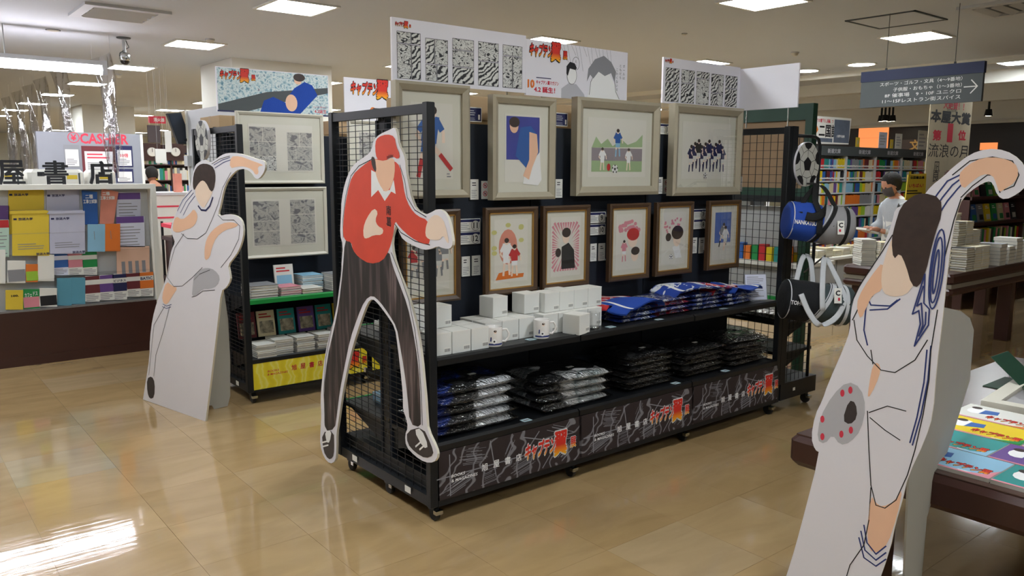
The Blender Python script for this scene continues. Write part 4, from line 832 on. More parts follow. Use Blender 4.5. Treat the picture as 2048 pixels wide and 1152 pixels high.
def duffel(lab, cx, cy, dep, L, R, tilt, body1, body2, strap, word, wcol, word2, extra):
    c = atd(cx, cy, dep); ax = (RT*math.cos(tilt)-UP*math.sin(tilt)); ax.z = ax.z; ax.normalize(); f = FW.copy(); f = (f-ax*f.dot(ax)).normalized(); v = f.cross(ax)*-1
    if v.z < 0: v = -v
    t = thing('duffel_bag', lab, 'bag', c); n = -f
    Mx = Matrix((ax, v, ax.cross(v))).transposed().to_4x4(); Mx.translation = c   # local x = bag axis, y = up, z = towards viewer side
    prof = [(-.5, .0), (-.5, .55), (-.495, .8), (-.46, .96), (-.4, 1), (-.2, 1.02), (-.02, 1)]; prof2 = [(-.02, 1), (.15, 1.02), (.36, 1), (.44, .95), (.485, .8), (.5, .5), (.5, 0)]
    for pf, mt, nm in ((prof, body1, 'main_panel'), (prof2, body2, 'end_panel')):
        m = MB(); vs = []; N = 36
        for a, b in pf:
            for k in range(N):
                A = 2*math.pi*k/N; rr = R*b*(1+.025*math.sin(3*A+a*9)+.02*math.sin(5*A+a*20)); vs.append((a*L, rr*math.sin(A)*.97, rr*math.cos(A)))
        fs = [(i*N+k, i*N+(k+1) % N, (i+1)*N+(k+1) % N, (i+1)*N+k) for i in range(len(pf)-1) for k in range(N)]
        m.add(vs, fs).build(nm, m_[mt], t, Mx, smooth=True)
    def ringat(a, w_, mt, nm, slant=0, r=1.03):
        m = MB(); vs = []; N = 36
        for k in range(N):
            A = 2*math.pi*k/N
            for e in (-.5, .5): vs.append((a*L+e*w_+slant*math.sin(A)*R, R*r*math.sin(A)*.98, R*r*math.cos(A)))
        m.add(vs, [(2*k, 2*((k+1) % N), 2*((k+1) % N)+1, 2*k+1) for k in range(N)]).build(nm, m_[mt], t, Mx, smooth=True)
    ringat(-.46, .006, 'strap_white', 'piping', r=.985); ringat(.0, .006, 'strap_white' , 'piping', .5, 1.04); ringat(.05, .026, strap, 'strap_loop', .5, 1.05); ringat(.34, .02, strap, 'strap_loop', 0, 1.035)
    def lettering(st, a, b, h, w_, mt):
        v_, f_, x0, x1, y0, y1 = textmesh(st, .03); P = []
        for X, Y, _ in v_:
            xx = a+(X-(x0+x1)/2)*w_/(x1-x0); yy = b+(Y-(y0+y1)/2)*h/(y1-y0); yy = max(-R*.98, min(R*.98, yy)); P.append((xx, yy*.97, math.sqrt(max(0, (R*1.045)**2-yy*yy))))
        MB().add(P, f_).build('lettering', m_[mt], t, Mx)
    lettering(word, (-.29 if len(word) > 5 else -.37)*L, -.02, .026, .13 if len(word) > 5 else .08, wcol); 
    if word2: lettering(word2, .2*L, -.01, .028, .07, 'sign_grey')
    return t, Mx, c, ax, v
GD = 4.86
t, Mx, c, ax, v = duffel('blue and grey duffel bag hanging below the ball cut-out', 1636, 447, GD, .40, .118, .12, 'cloth_blue', 'cloth_grey', 'strap_black', 'NANKATSU', 'white_print', 'AS', 0)
P_ = lambda x, y, d: atd(x, y, d)
ribbon([P_(1600, 425, 4.75), P_(1612, 395, 4.85), P_(1634, 372, 4.93), P_(1650, 378, 4.9), P_(1668, 410, 4.85), P_(1682, 440, 4.85)], .03, .004, 'shoulder_strap', 'strap_black', t, RT)
ribbon([P_(1638, 470, 4.74), P_(1640, 430, 4.73), P_(1630, 398, 4.8), P_(1632, 368, 4.93)], .035, .004, 'carry_handle', 'strap_black', t, RT); ribbon([P_(1612, 432, 4.73), P_(1630, 434, 4.72), P_(1650, 420, 4.73), P_(1652, 380, 4.85)], .05, .006, 'carry_handle', 'strap_black', t, UP)
MB().rod(P_(1634, 368, 4.93), (2.9, .02, 1.5), .006).build('hook', m_['black_steel'], t)
sf = Surf(P_(1682, 452, 4.715), RT, UP+RT*.12); MB().prism(rect(-.02, -.05, .02, .03), -.001, 0).build('price_tag', m_['paper'], t, sf.M); text('C', sf, 0, .005, .03, m_['ink'], t, bold=.05); patch(sf, rect(-.012, -.035, .0, -.02), m_['red_print'], t, 'red_mark', .001)
t, Mx, c, ax, v = duffel('black and slate duffel bag with pale straps hanging lowest at the right end', 1632, 605, GD, .42, .125, .12, 'cloth_black', 'cloth_slate', 'strap_white', 'TOHO', 'white_print', 'TOHO', 0)
ribbon([P_(1590, 575, 4.85), P_(1602, 525, 4.9), P_(1612, 510, 4.93), P_(1622, 525, 4.9), P_(1626, 570, 4.87)], .032, .004, 'carry_handle', 'strap_white', t, RT)
ribbon([P_(1645, 620, 4.73), P_(1645, 570, 4.74), P_(1650, 515, 4.86), P_(1668, 545, 4.8), P_(1682, 575, 4.78), P_(1690, 600, 4.74), P_(1672, 635, 4.72), P_(1640, 650, 4.7), P_(1618, 625, 4.7), P_(1602, 588, 4.71)], .034, .004, 'shoulder_strap', 'strap_white', t, FW.cross(UP))
MB().rod(P_(1650, 512, 4.86), (2.95, .02, .92), .006).build('hook', m_['black_steel'], t); MB().rod(P_(1612, 510, 4.93), (2.85, .02, .93), .006).build('hook', m_['black_steel'], t)
sf = Surf(P_(1676, 588, 4.70), RT, UP+RT*.1); MB().prism(rect(-.022, -.055, .022, .035), -.001, 0).build('price_tag', m_['paper'], t, sf.M); text('C', sf, 0, .005, .032, m_['ink'], t, bold=.05); patch(sf, rect(-.0, -.04, .012, -.022), m_['red_print'], t, 'red_mark', .001)
#PART5
# ---------------------------------------------------------------- standees (plain faceless stand-ins on the cut-out boards)
def strokes(sf, t, mt, wd, lst, c=.0012, name='outline_print'):
    for l in lst: MB().stroke(sf.pxs(l), wd, c).build(name, m_[mt], t, sf.M)
def standee(lab, o, u, outline, loc):
    sf = Surf(o, u); t = thing('standee', lab, 'standee', loc)
    bm = bmesh.new(); P = sf.pxs(outline); P = smooth_poly(P)
    m = MB(); m.prism(P, -.012, 0).build('board_edge', m_['board_edge'], t, sf.M); patch(sf, P, m_['board_white'], t, 'board_face', .0003, .0002); bm.free(); return t, sf
def smooth_poly(P):
    out = []; n = len(P)
    for i in range(n):
        a, b = P[i], P[(i+1) % n]; out += [(a[0]*.75+b[0]*.25, a[1]*.75+b[1]*.25), (a[0]*.25+b[0]*.75, a[1]*.25+b[1]*.75)]
    return out
def pp(sf, t, pts, mt, name, c=.001, sm=True):
    P = sf.pxs(pts); return patch(sf, smooth_poly(P) if sm else P, m_[mt], t, name, c)
# centre
out = [(760,268),(778,260),(790,254),(794,268),(797,290),(805,303),(810,318),(812,345),(818,375),(822,395),(832,420),(850,430),(862,425),(874,418),(886,421),(896,435),(903,465),(906,488),(900,498),(888,497),(875,492),(862,498),(848,500),(830,493),(806,480),(798,464),(794,450),(790,455),(783,480),(786,510),(797,545),(812,580),(825,620),(836,665),(843,715),(848,770),(851,800),(853,835),(855,860),(872,895),(876,912),(868,925),(850,925),(830,912),(812,893),(810,870),(816,855),(812,835),(806,820),(806,790),(801,740),(795,690),(790,655),(775,632),(757,608),(745,597),(735,605),(722,640),(706,690),(695,735),(686,780),(680,820),(676,850),(673,865),(673,900),(671,922),(660,928),(648,915),(640,890),(641,860),(643,830),(641,800),(644,760),(650,710),(660,665),(670,630),(678,580),(683,530),(686,490),(680,470),(682,430),(683,400),(690,365),(700,340),(712,325),(735,310),(743,300),(747,280)]
t, s = standee('cut-out board of a faceless figure in red shirt, red cap and black trousers', (-.03, .5, 0), -Y_, out, (-.03, .5, 0))
pp(s, t, [(690,480),(700,478),(706,500),(720,512),(740,522),(765,518),(778,500),(785,530),(800,570),(815,610),(826,660),(835,715),(840,770),(842,830),(842,855),(820,848),(815,790),(808,735),(800,690),(794,655),(778,628),(760,603),(745,590),(730,600),(715,635),(700,680),(690,730),(680,780),(674,830),(670,858),(650,863),(650,820),(648,780),(655,715),(668,660),(678,610),(686,540)], 'trouser_print', 'trousers_print', .001)
pp(s, t, [(745,318),(725,332),(705,350),(695,385),(688,430),(686,470),(692,482),(703,484),(706,500),(718,515),(740,528),(765,523),(779,500),(787,470),(790,440),(800,455),(822,475),(845,487),(862,488),(855,455),(856,440),(835,432),(820,415),(810,390),(805,355),(800,332),(790,322),(770,318)], 'shirt_red', 'shirt_print', .0013)
pp(s, t, [(743,340),(752,345),(768,382),(780,380),(788,360),(792,388),(783,383),(770,402),(757,380),(743,394)], 'white_print', 'collar_print', .0016, False)
pp(s, t, [(750,318),(757,320),(770,322),(788,314),(791,335),(788,360),(779,380),(770,384),(759,368),(751,345)], 'skin_print', 'head_print', .0019)
pp(s, t, [(744,312),(751,316),(754,345),(748,340),(743,325)], 'hair_print', 'hair_print', .002)
pp(s, t, [(752,310),(751,285),(757,274),(775,268),(790,273),(793,292),(801,310),(797,319),(785,312),(770,322),(757,320)], 'shirt_red', 'cap_print', .0022)
pp(s, t, [(728,476),(727,456),(734,436),(748,416),(757,424),(751,440),(756,452),(768,458),(765,470),(748,470),(735,477)], 'skin_pale', 'hand_print', .0019)
pp(s, t, [(851,470),(853,450),(860,436),(873,428),(887,438),(894,460),(899,487),(894,484),(887,470),(880,480),(868,480),(857,478)], 'skin_pale', 'hand_print', .0019)
strokes(s, t, 'ink', .004, [[(738,452),(731,462)], [(743,440),(733,452)], [(749,428),(738,443)], [(870,440),(877,448),(876,458)], [(883,445),(889,462)], [(745,318),(718,332),(702,352),(692,392),(686,440),(687,475)], [(800,330),(810,362),(815,395),(830,420),(853,434)], [(789,447),(802,465),(830,482),(860,490)], [(700,484),(722,474)], [(706,430),(703,445)], [(683,480),(683,540),(674,610),(662,665),(652,715),(648,780),(650,850)], [(783,505),(800,548),(818,600),(830,660),(838,720),(843,790),(845,850)]])
for l in ([(644,865),(668,860),(669,900),(666,916),(657,919),(647,902)], [(814,862),(846,853),(864,892),(868,910),(852,917),(831,905),(815,887)]): pp(s, t, l, 'shoe_print', 'shoe_print', .0015)
for l in ([(650,862),(664,860),(660,885),(654,885)], [(828,860),(843,856),(858,893),(848,897)]): pp(s, t, l, 'white_print', 'shoe_laces_print', .0019)
strokes(s, t, 'white_print', .008, [[(645,885),(656,882)], [(646,893),(657,890)], [(832,893),(842,884)], [(840,899),(850,890)]], .002, 'shoe_stripes')
text('南葛', s, *s.px(778, 432), .1, m_['ink'], t, w=.045, vertical=True, bold=.02, c=.0022); text('adidas', s, *s.px(781, 312), .016, m_['ink'], t, w=.055, bold=.01, c=.0026, slope=.12)
MB().box((-.012, .55, .6), (.0, .57, .62)).build('hook', m_['chrome'], t); MB().box((-.018, .3, 1.2), (.0, .32, 1.22)).build('hook', m_['chrome'], t)
# left
A, B = Vector((-.457, 2.898, 0)), Vector((-.281, 2.154, 0)); u = (B-A).normalized()
out = [(397,325),(408,319),(420,325),(430,320),(443,310),(455,306),(475,306),(500,313),(515,319),(528,321),(531,332),(528,345),(518,358),(510,357),(503,345),(492,338),(478,338),(468,345),(455,360),(447,380),(441,410),(436,428),(440,432),(455,428),(470,430),(482,438),(487,455),(486,475),(478,500),(468,515),(456,530),(459,545),(461,560),(453,575),(442,582),(436,640),(424,740),(411,843),(411,843),(286,799),(286,799),(292,760),(299,715),(300,675),(305,637),(314,603),(327,572),(335,547),(338,530),(340,515),(343,500),(350,485),(347,476),(341,460),(345,442),(354,422),(363,400),(377,383),(383,364),(386,346),(391,330)]
t, s = standee('cut-out board of a faceless kicking figure in white kit, standing at the rear left', A, u, out, (A+B)/2)
pp(s, t, [(386,372),(387,350),(393,335),(403,327),(418,328),(429,336),(432,356),(428,380),(422,384),(412,364),(404,360),(395,370),(389,382)], 'hair_print', 'hair_print', .002)
pp(s, t, [(390,372),(397,364),(404,357),(413,362),(421,378),(427,370),(424,390),(415,405),(408,417),(400,410),(392,395)], 'skin_pale', 'head_print', .0015)
pp(s, t, [(461,313),(480,312),(500,320),(520,327),(528,331),(515,333),(518,347),(511,350),(505,339),(490,333),(475,333),(460,337)], 'skin_print', 'arm_print', .0012)
pp(s, t, [(352,432),(365,440),(380,428),(388,417),(396,430),(393,445),(385,455),(370,460),(355,466),(345,461),(347,445)], 'skin_print', 'arm_print', .0014)
pp(s, t, [(410,522),(409,500),(413,478),(425,460),(445,446),(465,444),(478,449),(470,455),(450,460),(433,474),(424,495),(420,515)], 'skin_print', 'thigh_print', .0012)
pp(s, t, [(333,562),(345,572),(356,576),(345,592),(335,609),(327,607),(324,592)], 'skin_print', 'leg_print', .0012)
pp(s, t, [(384,594),(386,570),(388,552),(400,539),(415,535),(430,540),(441,555),(435,572),(420,578),(405,578),(393,590)], 'grey_print', 'boot_sole_print', .0012)
pp(s, t, [(294,757),(304,752),(310,765),(309,795),(300,798),(295,785)], 'shoe_print', 'shoe_print', .0014)
strokes(s, t, 'ink', .0035, [[(363,467),(375,477),(395,478),(412,466),(424,440),(436,410),(446,375),(462,345)], [(368,468),(350,495),(340,530),(335,555),(348,573),(365,572),(385,555),(405,535)], [(330,612),(308,650),(304,690),(298,750)], [(340,612),(326,665),(312,710),(308,752)], [(424,328),(440,318),(460,312)], [(436,430),(446,440),(468,440),(480,452),(478,478),(462,510),(442,535)], [(388,560),(400,548),(420,540)], [(384,594),(392,592),(406,582),(430,580)]])
strokes(s, t, 'blue_line', .004, [[(355,422),(366,400),(384,380)], [(361,426),(372,404),(387,386)], [(367,430),(378,408),(390,392)], [(428,330),(445,320),(460,315)], [(430,336),(447,325),(461,320)], [(326,608),(333,612),(343,609)], [(325,613),(333,617),(342,614)]]); strokes(s, t, 'navy_print', .011, [[(397,412),(403,420),(412,421),(420,412),(426,395)]], .0018, 'collar_print')
n_ = s.n; base = s.o+u*.56
def flap(t, base, dirn, pix, lim=False):
    """folding easel wing behind a board"""
    f = Surf(base, Vector(dirn)); P = [(min(max(0, a), .33 if b < .66 and lim else 9), max(0, b)) for a, b in f.pxs(pix)]; MB().prism(P, -.003, .003).build('easel_wing', m_['board_grey'], t, f.M)
flap(t, base-n_*.013, -n_+u*.1, [(425,560),(446,572),(456,640),(460,720),(460,792),(455,812),(428,818),(424,811),(416,811),(410,830),(397,833),(400,600)])
# right, close to the camera
A = Vector((.36, -1.58, 0)); u = Vector((.254, -.967, 0)).normalized()
out = [(1785,442),(1790,418),(1806,410),(1822,416),(1845,395),(1862,372),(1888,352),(1905,335),(1940,308),(1975,297),(2010,300),(2040,318),(2056,345),(2052,372),(2035,388),(2010,400),(1995,392),(1985,365),(1975,362),(1955,372),(1925,395),(1912,430),(1900,500),(1893,560),(1885,640),(1873,735),(1866,830),(1850,880),(1815,955),(1805,1000),(1790,1050),(1780,1100),(1745,1200),(1700,1320),(1690,1380),(1690,1380),(1525,1310),(1525,1310),(1560,1190),(1583,1120),(1600,1060),(1640,905),(1630,900),(1622,875),(1630,830),(1645,800),(1655,770),(1690,690),(1700,660),(1702,620),(1710,590),(1745,530),(1765,500),(1775,470)]
t, s = standee('large near cut-out board of a faceless kicking figure in white kit numbered ten', A, u, out, A+u*.2)
pp(s, t, [(1787,520),(1783,480),(1790,450),(1802,412),(1825,392),(1845,385),(1882,395),(1884,430),(1872,462),(1862,500),(1853,540),(1838,575),(1823,570),(1812,530),(1800,505)], 'hair_print', 'hair_print', .0022)
pp(s, t, [(1785,472),(1800,470),(1812,500),(1830,520),(1840,552),(1826,572),(1812,590),(1785,594),(1765,585),(1762,555),(1768,520)], 'skin_pale', 'head_print', .0017)
pp(s, t, [(1916,350),(1935,330),(1965,315),(2000,315),(2030,325),(2038,345),(2030,365),(2010,378),(1998,385),(1992,365),(1985,350),(1965,348),(1945,362),(1925,380)], 'skin_print', 'arm_print', .0013)
pp(s, t, [(1768,520),(1763,560),(1765,580),(1745,590),(1735,610),(1722,640),(1714,620),(1716,595),(1740,555)], 'skin_print', 'arm_print', .0013)
pp(s, t, [(1746,728),(1757,725),(1762,740),(1752,770),(1735,800),(1738,770)], 'skin_print', 'leg_print', .0012)
pp(s, t, [(1742,990),(1752,1006),(1765,1014),(1790,1002),(1806,975),(1795,1030),(1775,1090),(1755,1106),(1738,1100),(1734,1060)], 'skin_print', 'leg_print', .0012)
pp(s, t, [(1634,880),(1640,835),(1665,790),(1695,762),(1722,775),(1732,815),(1722,860),(1700,885),(1680,890),(1665,868),(1650,888)], 'grey_print', 'boot_sole_print', .0012)
for x, y in ((1685,786),(1701,780),(1645,838),(1645,873),(1683,868),(1702,860)): patch(s, [(a+s.px(x, y)[0], b+s.px(x, y)[1]) for a, b in ell(0, 0, .006, .011)], m_['pink_red'], t, 'stud_print', .0018)
pp(s, t, [(1685,840),(1698,800),(1712,805),(1715,835),(1700,850)], 'shoe_print', 'sole_mark_print', .0016)
strokes(s, t, 'ink', .0028, [[(1708,640),(1714,680),(1735,712),(1762,740),(1790,745),(1830,720),(1855,680)], [(1735,822),(1738,900),(1742,970),(1752,1010),(1770,1016),(1792,1000),(1815,950),(1830,900)], [(1742,975),(1738,1040),(1728,1090),(1700,1130),(1685,1180)], [(1905,350),(1940,322),(1985,314),(2025,322),(2038,350),(2028,372),(2008,380)], [(1922,395),(1945,372),(1975,350),(1990,350),(2000,385)], [(1700,610),(1720,570),(1760,510),(1785,470)], [(1922,398),(1908,440),(1888,520)], [(1875,620),(1862,700),(1858,760),(1846,830),(1830,900)], [(1738,825),(1775,812),(1812,822)], [(1740,835),(1770,860),(1800,880)], [(1705,640),(1720,610),(1745,592)], [(1742,700),(1746,728)]])
strokes(s, t, 'blue_line', .004, [[(1920,350),(1895,362),(1875,388),(1860,410)], [(1925,355),(1905,370),(1885,395),(1868,420)], [(1932,360),(1915,378),(1895,402),(1880,425)], [(1862,692),(1856,760),(1842,830),(1825,890)], [(1854,700),(1848,765),(1834,835),(1820,885)], [(1724,600),(1732,615),(1728,660),(1735,690)], [(1735,595),(1742,610),(1780,612),(1795,600)], [(1740,620),(1775,618),(1800,598)], [(1722,1062),(1730,1100),(1752,1120),(1772,1105)], [(1718,1075),(1728,1115),(1752,1132),(1772,1118)], [(1728,1050),(1734,1085),(1752,1108),(1772,1092)]])
def ellp(cx, cy, rx, ry, tilt, n=24): return [(cx+rx*math.cos(q*2*math.pi/n)*math.cos(tilt)-ry*math.sin(q*2*math.pi/n)*math.sin(tilt), cy+rx*math.cos(q*2*math.pi/n)*math.sin(tilt)+ry*math.sin(q*2*math.pi/n)*math.cos(tilt)) for q in range(n+1)]
strokes(s, t, 'blue_line', .0038, [ellp(1874, 538, 13, 80, .12), ellp(1873, 540, 9, 66, .12), ellp(1872, 543, 4, 44, .12), [(1850,548),(1825,628),(1838,621),(1841,648),(1829,692),(1857,650),(1859,618),(1848,606),(1850,548)], [(1847,572),(1834,612),(1843,606),(1846,650),(1838,672),(1851,648),(1852,624)]], .0026, 'number_ten_print')
flap(t, s.o+u*.27-s.n*.013, -s.n+u*.05, [(1780,600),(1875,612),(1920,622),(1938,636),(1946,660),(1938,760),(1912,950),(1888,1152),(1868,1335),(1800,1310),(1740,900)], True)
# ---------------------------------------------------------------- low table on the right with flat books
t = thing('display_table', 'low dark wooden table at the right edge holding flat colourful books', 'table', (1.8, -2.2, 0))
MB().bevbox((.8, -3.6, .48), (2.9, -1.24, .595), .02).build('tabletop', m_['walnut'], t); MB().box((.82, -3.58, .594), (2.88, -1.26, .6)).build('top_inlay', m_['walnut_top'], t)
for x, y in ((1.0, -1.5), (2.7, -1.5), (1.0, -3.4), (2.7, -3.4)): MB().bevbox((x-.05, y-.05, 0), (x+.05, y+.05, .48), .006).build('leg', m_['walnut'], t)
ZT = .6
rows = [(.86, 'c_lightblue', 'pink'), (1.075, 'c_teal', 'lightblue'), (1.29, 'c_yellow', 'green'), (1.505, 'c_white', 'orange')]; n = 0
for r, (x, mt, ac) in enumerate(rows):
    for k in range(3):
        y1 = -1.55-.06*r*.0-k*.305-(.06 if r < 1 else 0)+.03*(r % 2); cm = [mt, ('c_teal', 'c_purple', 'c_lightblue', 'c_green')[r], ('c_cream', 'c_orange', 'c_pink', 'c_blue')[r]][k]
        b = thing('flat_book', '%s-covered flat book on the low table, %s row from the edge, %s from the board' % (cm[2:], cols[r], cols[k]), 'book', (x+.1, y1-.15, ZT), group='flat colourful books on the low table')
        sf = Surf((x, y1, ZT+.012), -Y_, X_); MB().box((x, y1-.3, ZT), (x+.21, y1, ZT+.012)).build('page_block', m_['page_white'], b)
        patch(sf, rect(0, 0, .3, .21), m_[cm], b, 'cover', .0006); patch(sf, rect(0, 0, .3, .012), m_['c_pink'], b, 'spine_print', .001); patch(sf, [(.2, .0), (.3, .0), (.3, .1), (.27, .03)], m_['c_'+ac], b, 'corner_print', .0011)
        patch(sf, ell(.06, .12, .035, .05, 12), m_['white_print'], b, 'figure_print', .001); patch(sf, ell(.045, .16, .02, .018, 12), m_['hair_print'], b, 'figure_print', .0012); patch(sf, [(.08, .08), (.14, .11), (.13, .16), (.08, .15)], m_['c_blue' if cm != 'c_blue' else 'white'] if ('c_'+'blue') in m_ and cm != 'c_blue' else m_['c_white'], b, 'figure_print', .0011)
        text('キャプテン翼', sf, .2, .06, .06, m_['logo_edge_black'], b, w=.17, bold=.12, c=.0014, slope=-.02); text('キャプテン翼', sf, .2, .06, .06, m_['logo_red'], b, w=.17, bold=.05, c=.0018, name='title_lettering', slope=-.02, ref=.12); lines(sf, .2, .01, .28, .022, 1, m_['white_print'], b)
t = thing('picture_frame', 'white picture frame lying flat behind the colourful books', 'picture frame', (1.95, -1.9, ZT)); m = MB(); Mx = TR(2.05, -1.88, ZT, .1)
for a, b in (((-.28, -.36), (.28, -.3)), ((-.28, .3), (.28, .36)), ((-.28, -.3), (-.22, .3)), ((.22, -.3), (.28, .3))): m.box((*a, .0), (*b, .03))
m.build('moulding', m_['white_frame'], t, Mx); MB().box((-.22, -.3, .002), (.22, .3, .01)).build('sheet', m_['grey_print'], t, Mx); MB().box((-.22, -.3, .02), (.22, .3, .022)).build('glass', m_['glass'], t, Mx)
t = thing('book_display_box', 'clear acrylic box on the low table carrying white books', 'display box', (2.6, -1.5, ZT)); x0, y0, x1, y1 = 2.45, -1.72, 2.8, -1.40
m = MB()
for a, b in (((x0, y0, ZT), (x0+.006, y1, ZT+.36)), ((x1-.006, y0, ZT), (x1, y1, ZT+.36)), ((x0, y0, ZT), (x1, y0+.006, ZT+.36)), ((x0, y1-.006, ZT), (x1, y1, ZT+.36)), ((x0, y0, ZT+.36), (x1, y1, ZT+.366))): m.box(a, b)
m.build('acrylic_walls', m_['glass'], t)
t = thing('book_stand', 'dark green book easel on the low table behind the acrylic box edge', 'book stand', (2.2, -1.5, ZT)); MB().add([(2.12, -1.6, ZT), (2.32, -1.6, ZT), (2.36, -1.42, ZT+.13), (2.16, -1.42, ZT+.13), (2.12, -1.603, ZT), (2.32, -1.603, ZT), (2.36, -1.424, ZT+.13), (2.16, -1.424, ZT+.13)], [(0, 1, 2, 3), (7, 6, 5, 4), (0, 4, 5, 1), (1, 5, 6, 2), (2, 6, 7, 3), (3, 7, 4, 0)]).build('rest_plate', m_['dark_green'], t); MB().box((2.1, -1.62, ZT), (2.36, -1.42, ZT+.004)).build('foot', m_['dark_green'], t)
# ---------------------------------------------------------------- books
def book_mesh(w_, d_, h_, cover, page, M=None, name='book', label=None, group=None, cat='book'):
    """lying book: covers proud of the pages on three sides, spine along -y"""
    m = MB(); m.box((-w_/2, -d_/2, 0), (w_/2, d_/2, .0025)); m.box((-w_/2, -d_/2, h_-.0025), (w_/2, d_/2, h_)); m.box((-w_/2, d_/2-.003, .0025), (w_/2, d_/2, h_-.0025)); m.mi = 1; m.box((-w_/2+.003, -d_/2+.003, .0025), (w_/2-.003, d_/2-.003, h_-.0025))
    o = m.build(name, [m_[cover], m_[page]], None, M); return tag(o, label, cat, group)
def book_stack(n, cx, cy, z, w_, d_, h_, covers, where_, group, rot=0, seed=0, page='page_white', name='book'):
    rnd = random.Random(seed*13+n)
    protos = {}
    if 'gondola' in group or 'stock' in group: name = 'comic'
    if 'cream paperbacks' in group: name = 'paperback'
    noun = 'comic' if name == 'comic' else 'book'
    for k in range(n):
        cv = covers[k % len(covers)]; Mx = TR(cx+rnd.uniform(-.004, .004), cy+rnd.uniform(-.004, .004), z+.0002, rot+rnd.uniform(-.03, .03)); z += h_+.0004
        lab = '%s %s %s' % ((ORD[k] if k < 14 else NTH[k]) if k < n-1 else 'topmost', noun, where_)
        if cv not in protos: protos[cv] = book_mesh(w_, d_, h_, cv, page, Mx, name, lab, group, name.replace('_', ' '))
        else: o = protos[cv].copy(); COL.objects.link(o); o.matrix_basis = Mx; o['label'] = lab
def standing(lab, x, y, z, w_, h_, th, cover, group, rz=0, lean=.15, art=None, name='book'):
    Mx = TR(x, y, z, rz) @ Matrix.Rotation(-lean, 4, 'X'); t = thing(name, lab, 'book', M=Mx, group=group)
    MB().box((-w_/2, 0, 0), (w_/2, th, h_)).build('cover', m_[cover], t, Mx); MB().box((-w_/2+.003, .002, -.0006), (w_/2+.0006, th-.002, h_-.002)).build('page_block', m_['page_white'], t, Mx)
    sf = Surf((0, 0, 0), X_); sf.M = Mx @ sf.M
    if art: patch(sf, rect(-w_*.4, h_*.12, w_*.4, h_*.6), m_[art], t, 'cover_picture', .0008)
    lines(sf, -w_*.4, h_*.7, w_*.35, h_*.92, 2, m_['c_red'], t, 'title_print', c=.0008); return t
g = 'magazine and comic stacks on the rear gondola'
ZG = .715; ZL = .312
book_stack(5, .215, 2.44, ZG, .19, .19, .017, ['c_grey', 'c_white'], 'in the leftmost pile on the green-edged shelf', g, seed=1); book_stack(4, .4, 2.43, ZG, .15, .17, .015, ['c_grey', 'c_pink'], 'in the second pile on the green-edged shelf', g, seed=2)
book_stack(3, .555, 2.43, ZG, .15, .18, .013, ['c_white', 'c_cream'], 'in the third pile on the green-edged shelf', g, seed=3); book_stack(8, .64, 2.6, ZG, .16, .17, .013, ['c_white', 'c_lightblue'], 'in the fourth pile on the green-edged shelf', g, seed=4)
book_stack(8, .80, 2.48, ZG, .14, .18, .014, ['c_white', 'c_grey'], 'in the fifth pile on the green-edged shelf', g, seed=5)
standing('white comic standing upright on the green-edged shelf', .45, 2.56, ZG+.002, .14, .19, .015, 'c_white', 'display comics', art='c_lightblue')
for i, (x, n_b, y) in enumerate(((.2, 6, 2.41), (.335, 7, 2.43), (.49, 7, 2.42), (.645, 7, 2.42), (.80, 8, 2.42), (.955, 8, 2.42))):
    book_stack(n_b, x, y, ZL, .135, .17, .0145, ['c_white', 'c_grey', 'c_white'], 'in the %s comic pile on the lower shelf' % ['first', 'second', 'third', 'fourth', 'fifth', 'sixth'][i], g, seed=20+i)
for i, (x, cv) in enumerate(((.16, 'c_maroon'), (.30, 'c_cream'), (.45, 'c_teal'), (.6, 'c_purple'), (.74, 'c_teal'), (.88, 'c_yellow'))):
    standing('%s comic propped upright behind the lower piles, %s from the left' % (cv[2:], ['first', 'second', 'third', 'fourth', 'fifth', 'sixth'][i]), x, 2.545, ZL+.1, .125, .18, .015, cv, 'comics propped upright on the lower shelf', art='book_photo', lean=.2)
# end pocket on the rear gondola and loose stock inside the central gondola's far side
standing('pale blue book held in the wire end of the rear gondola', .2, 2.9, .36, .2, .27, .02, 'c_lightblue', 'books inside wire ends', rz=-1.3)
for i, (x, y, z, cv) in enumerate(((.25, .62, ZS, 'c_white'), (.5, .62, ZS, 'c_grey'), (.25, .65, ZB, 'c_lightblue'), (.55, .65, ZB, 'c_white'))): book_stack(4, x, y, z, .2, .26, .012, [cv], 'on the hidden side shelf of the central gondola, %s pile' % cols[i], 'stock behind the wire end', seed=50+i)
for i, x in enumerate((.85, 1.15)): standing('white comic set on the rear side of the central gondola, %s' % cols[i], x, .7, ZS+.02, .18, .25, .015, 'c_white', 'books behind the centre panel')
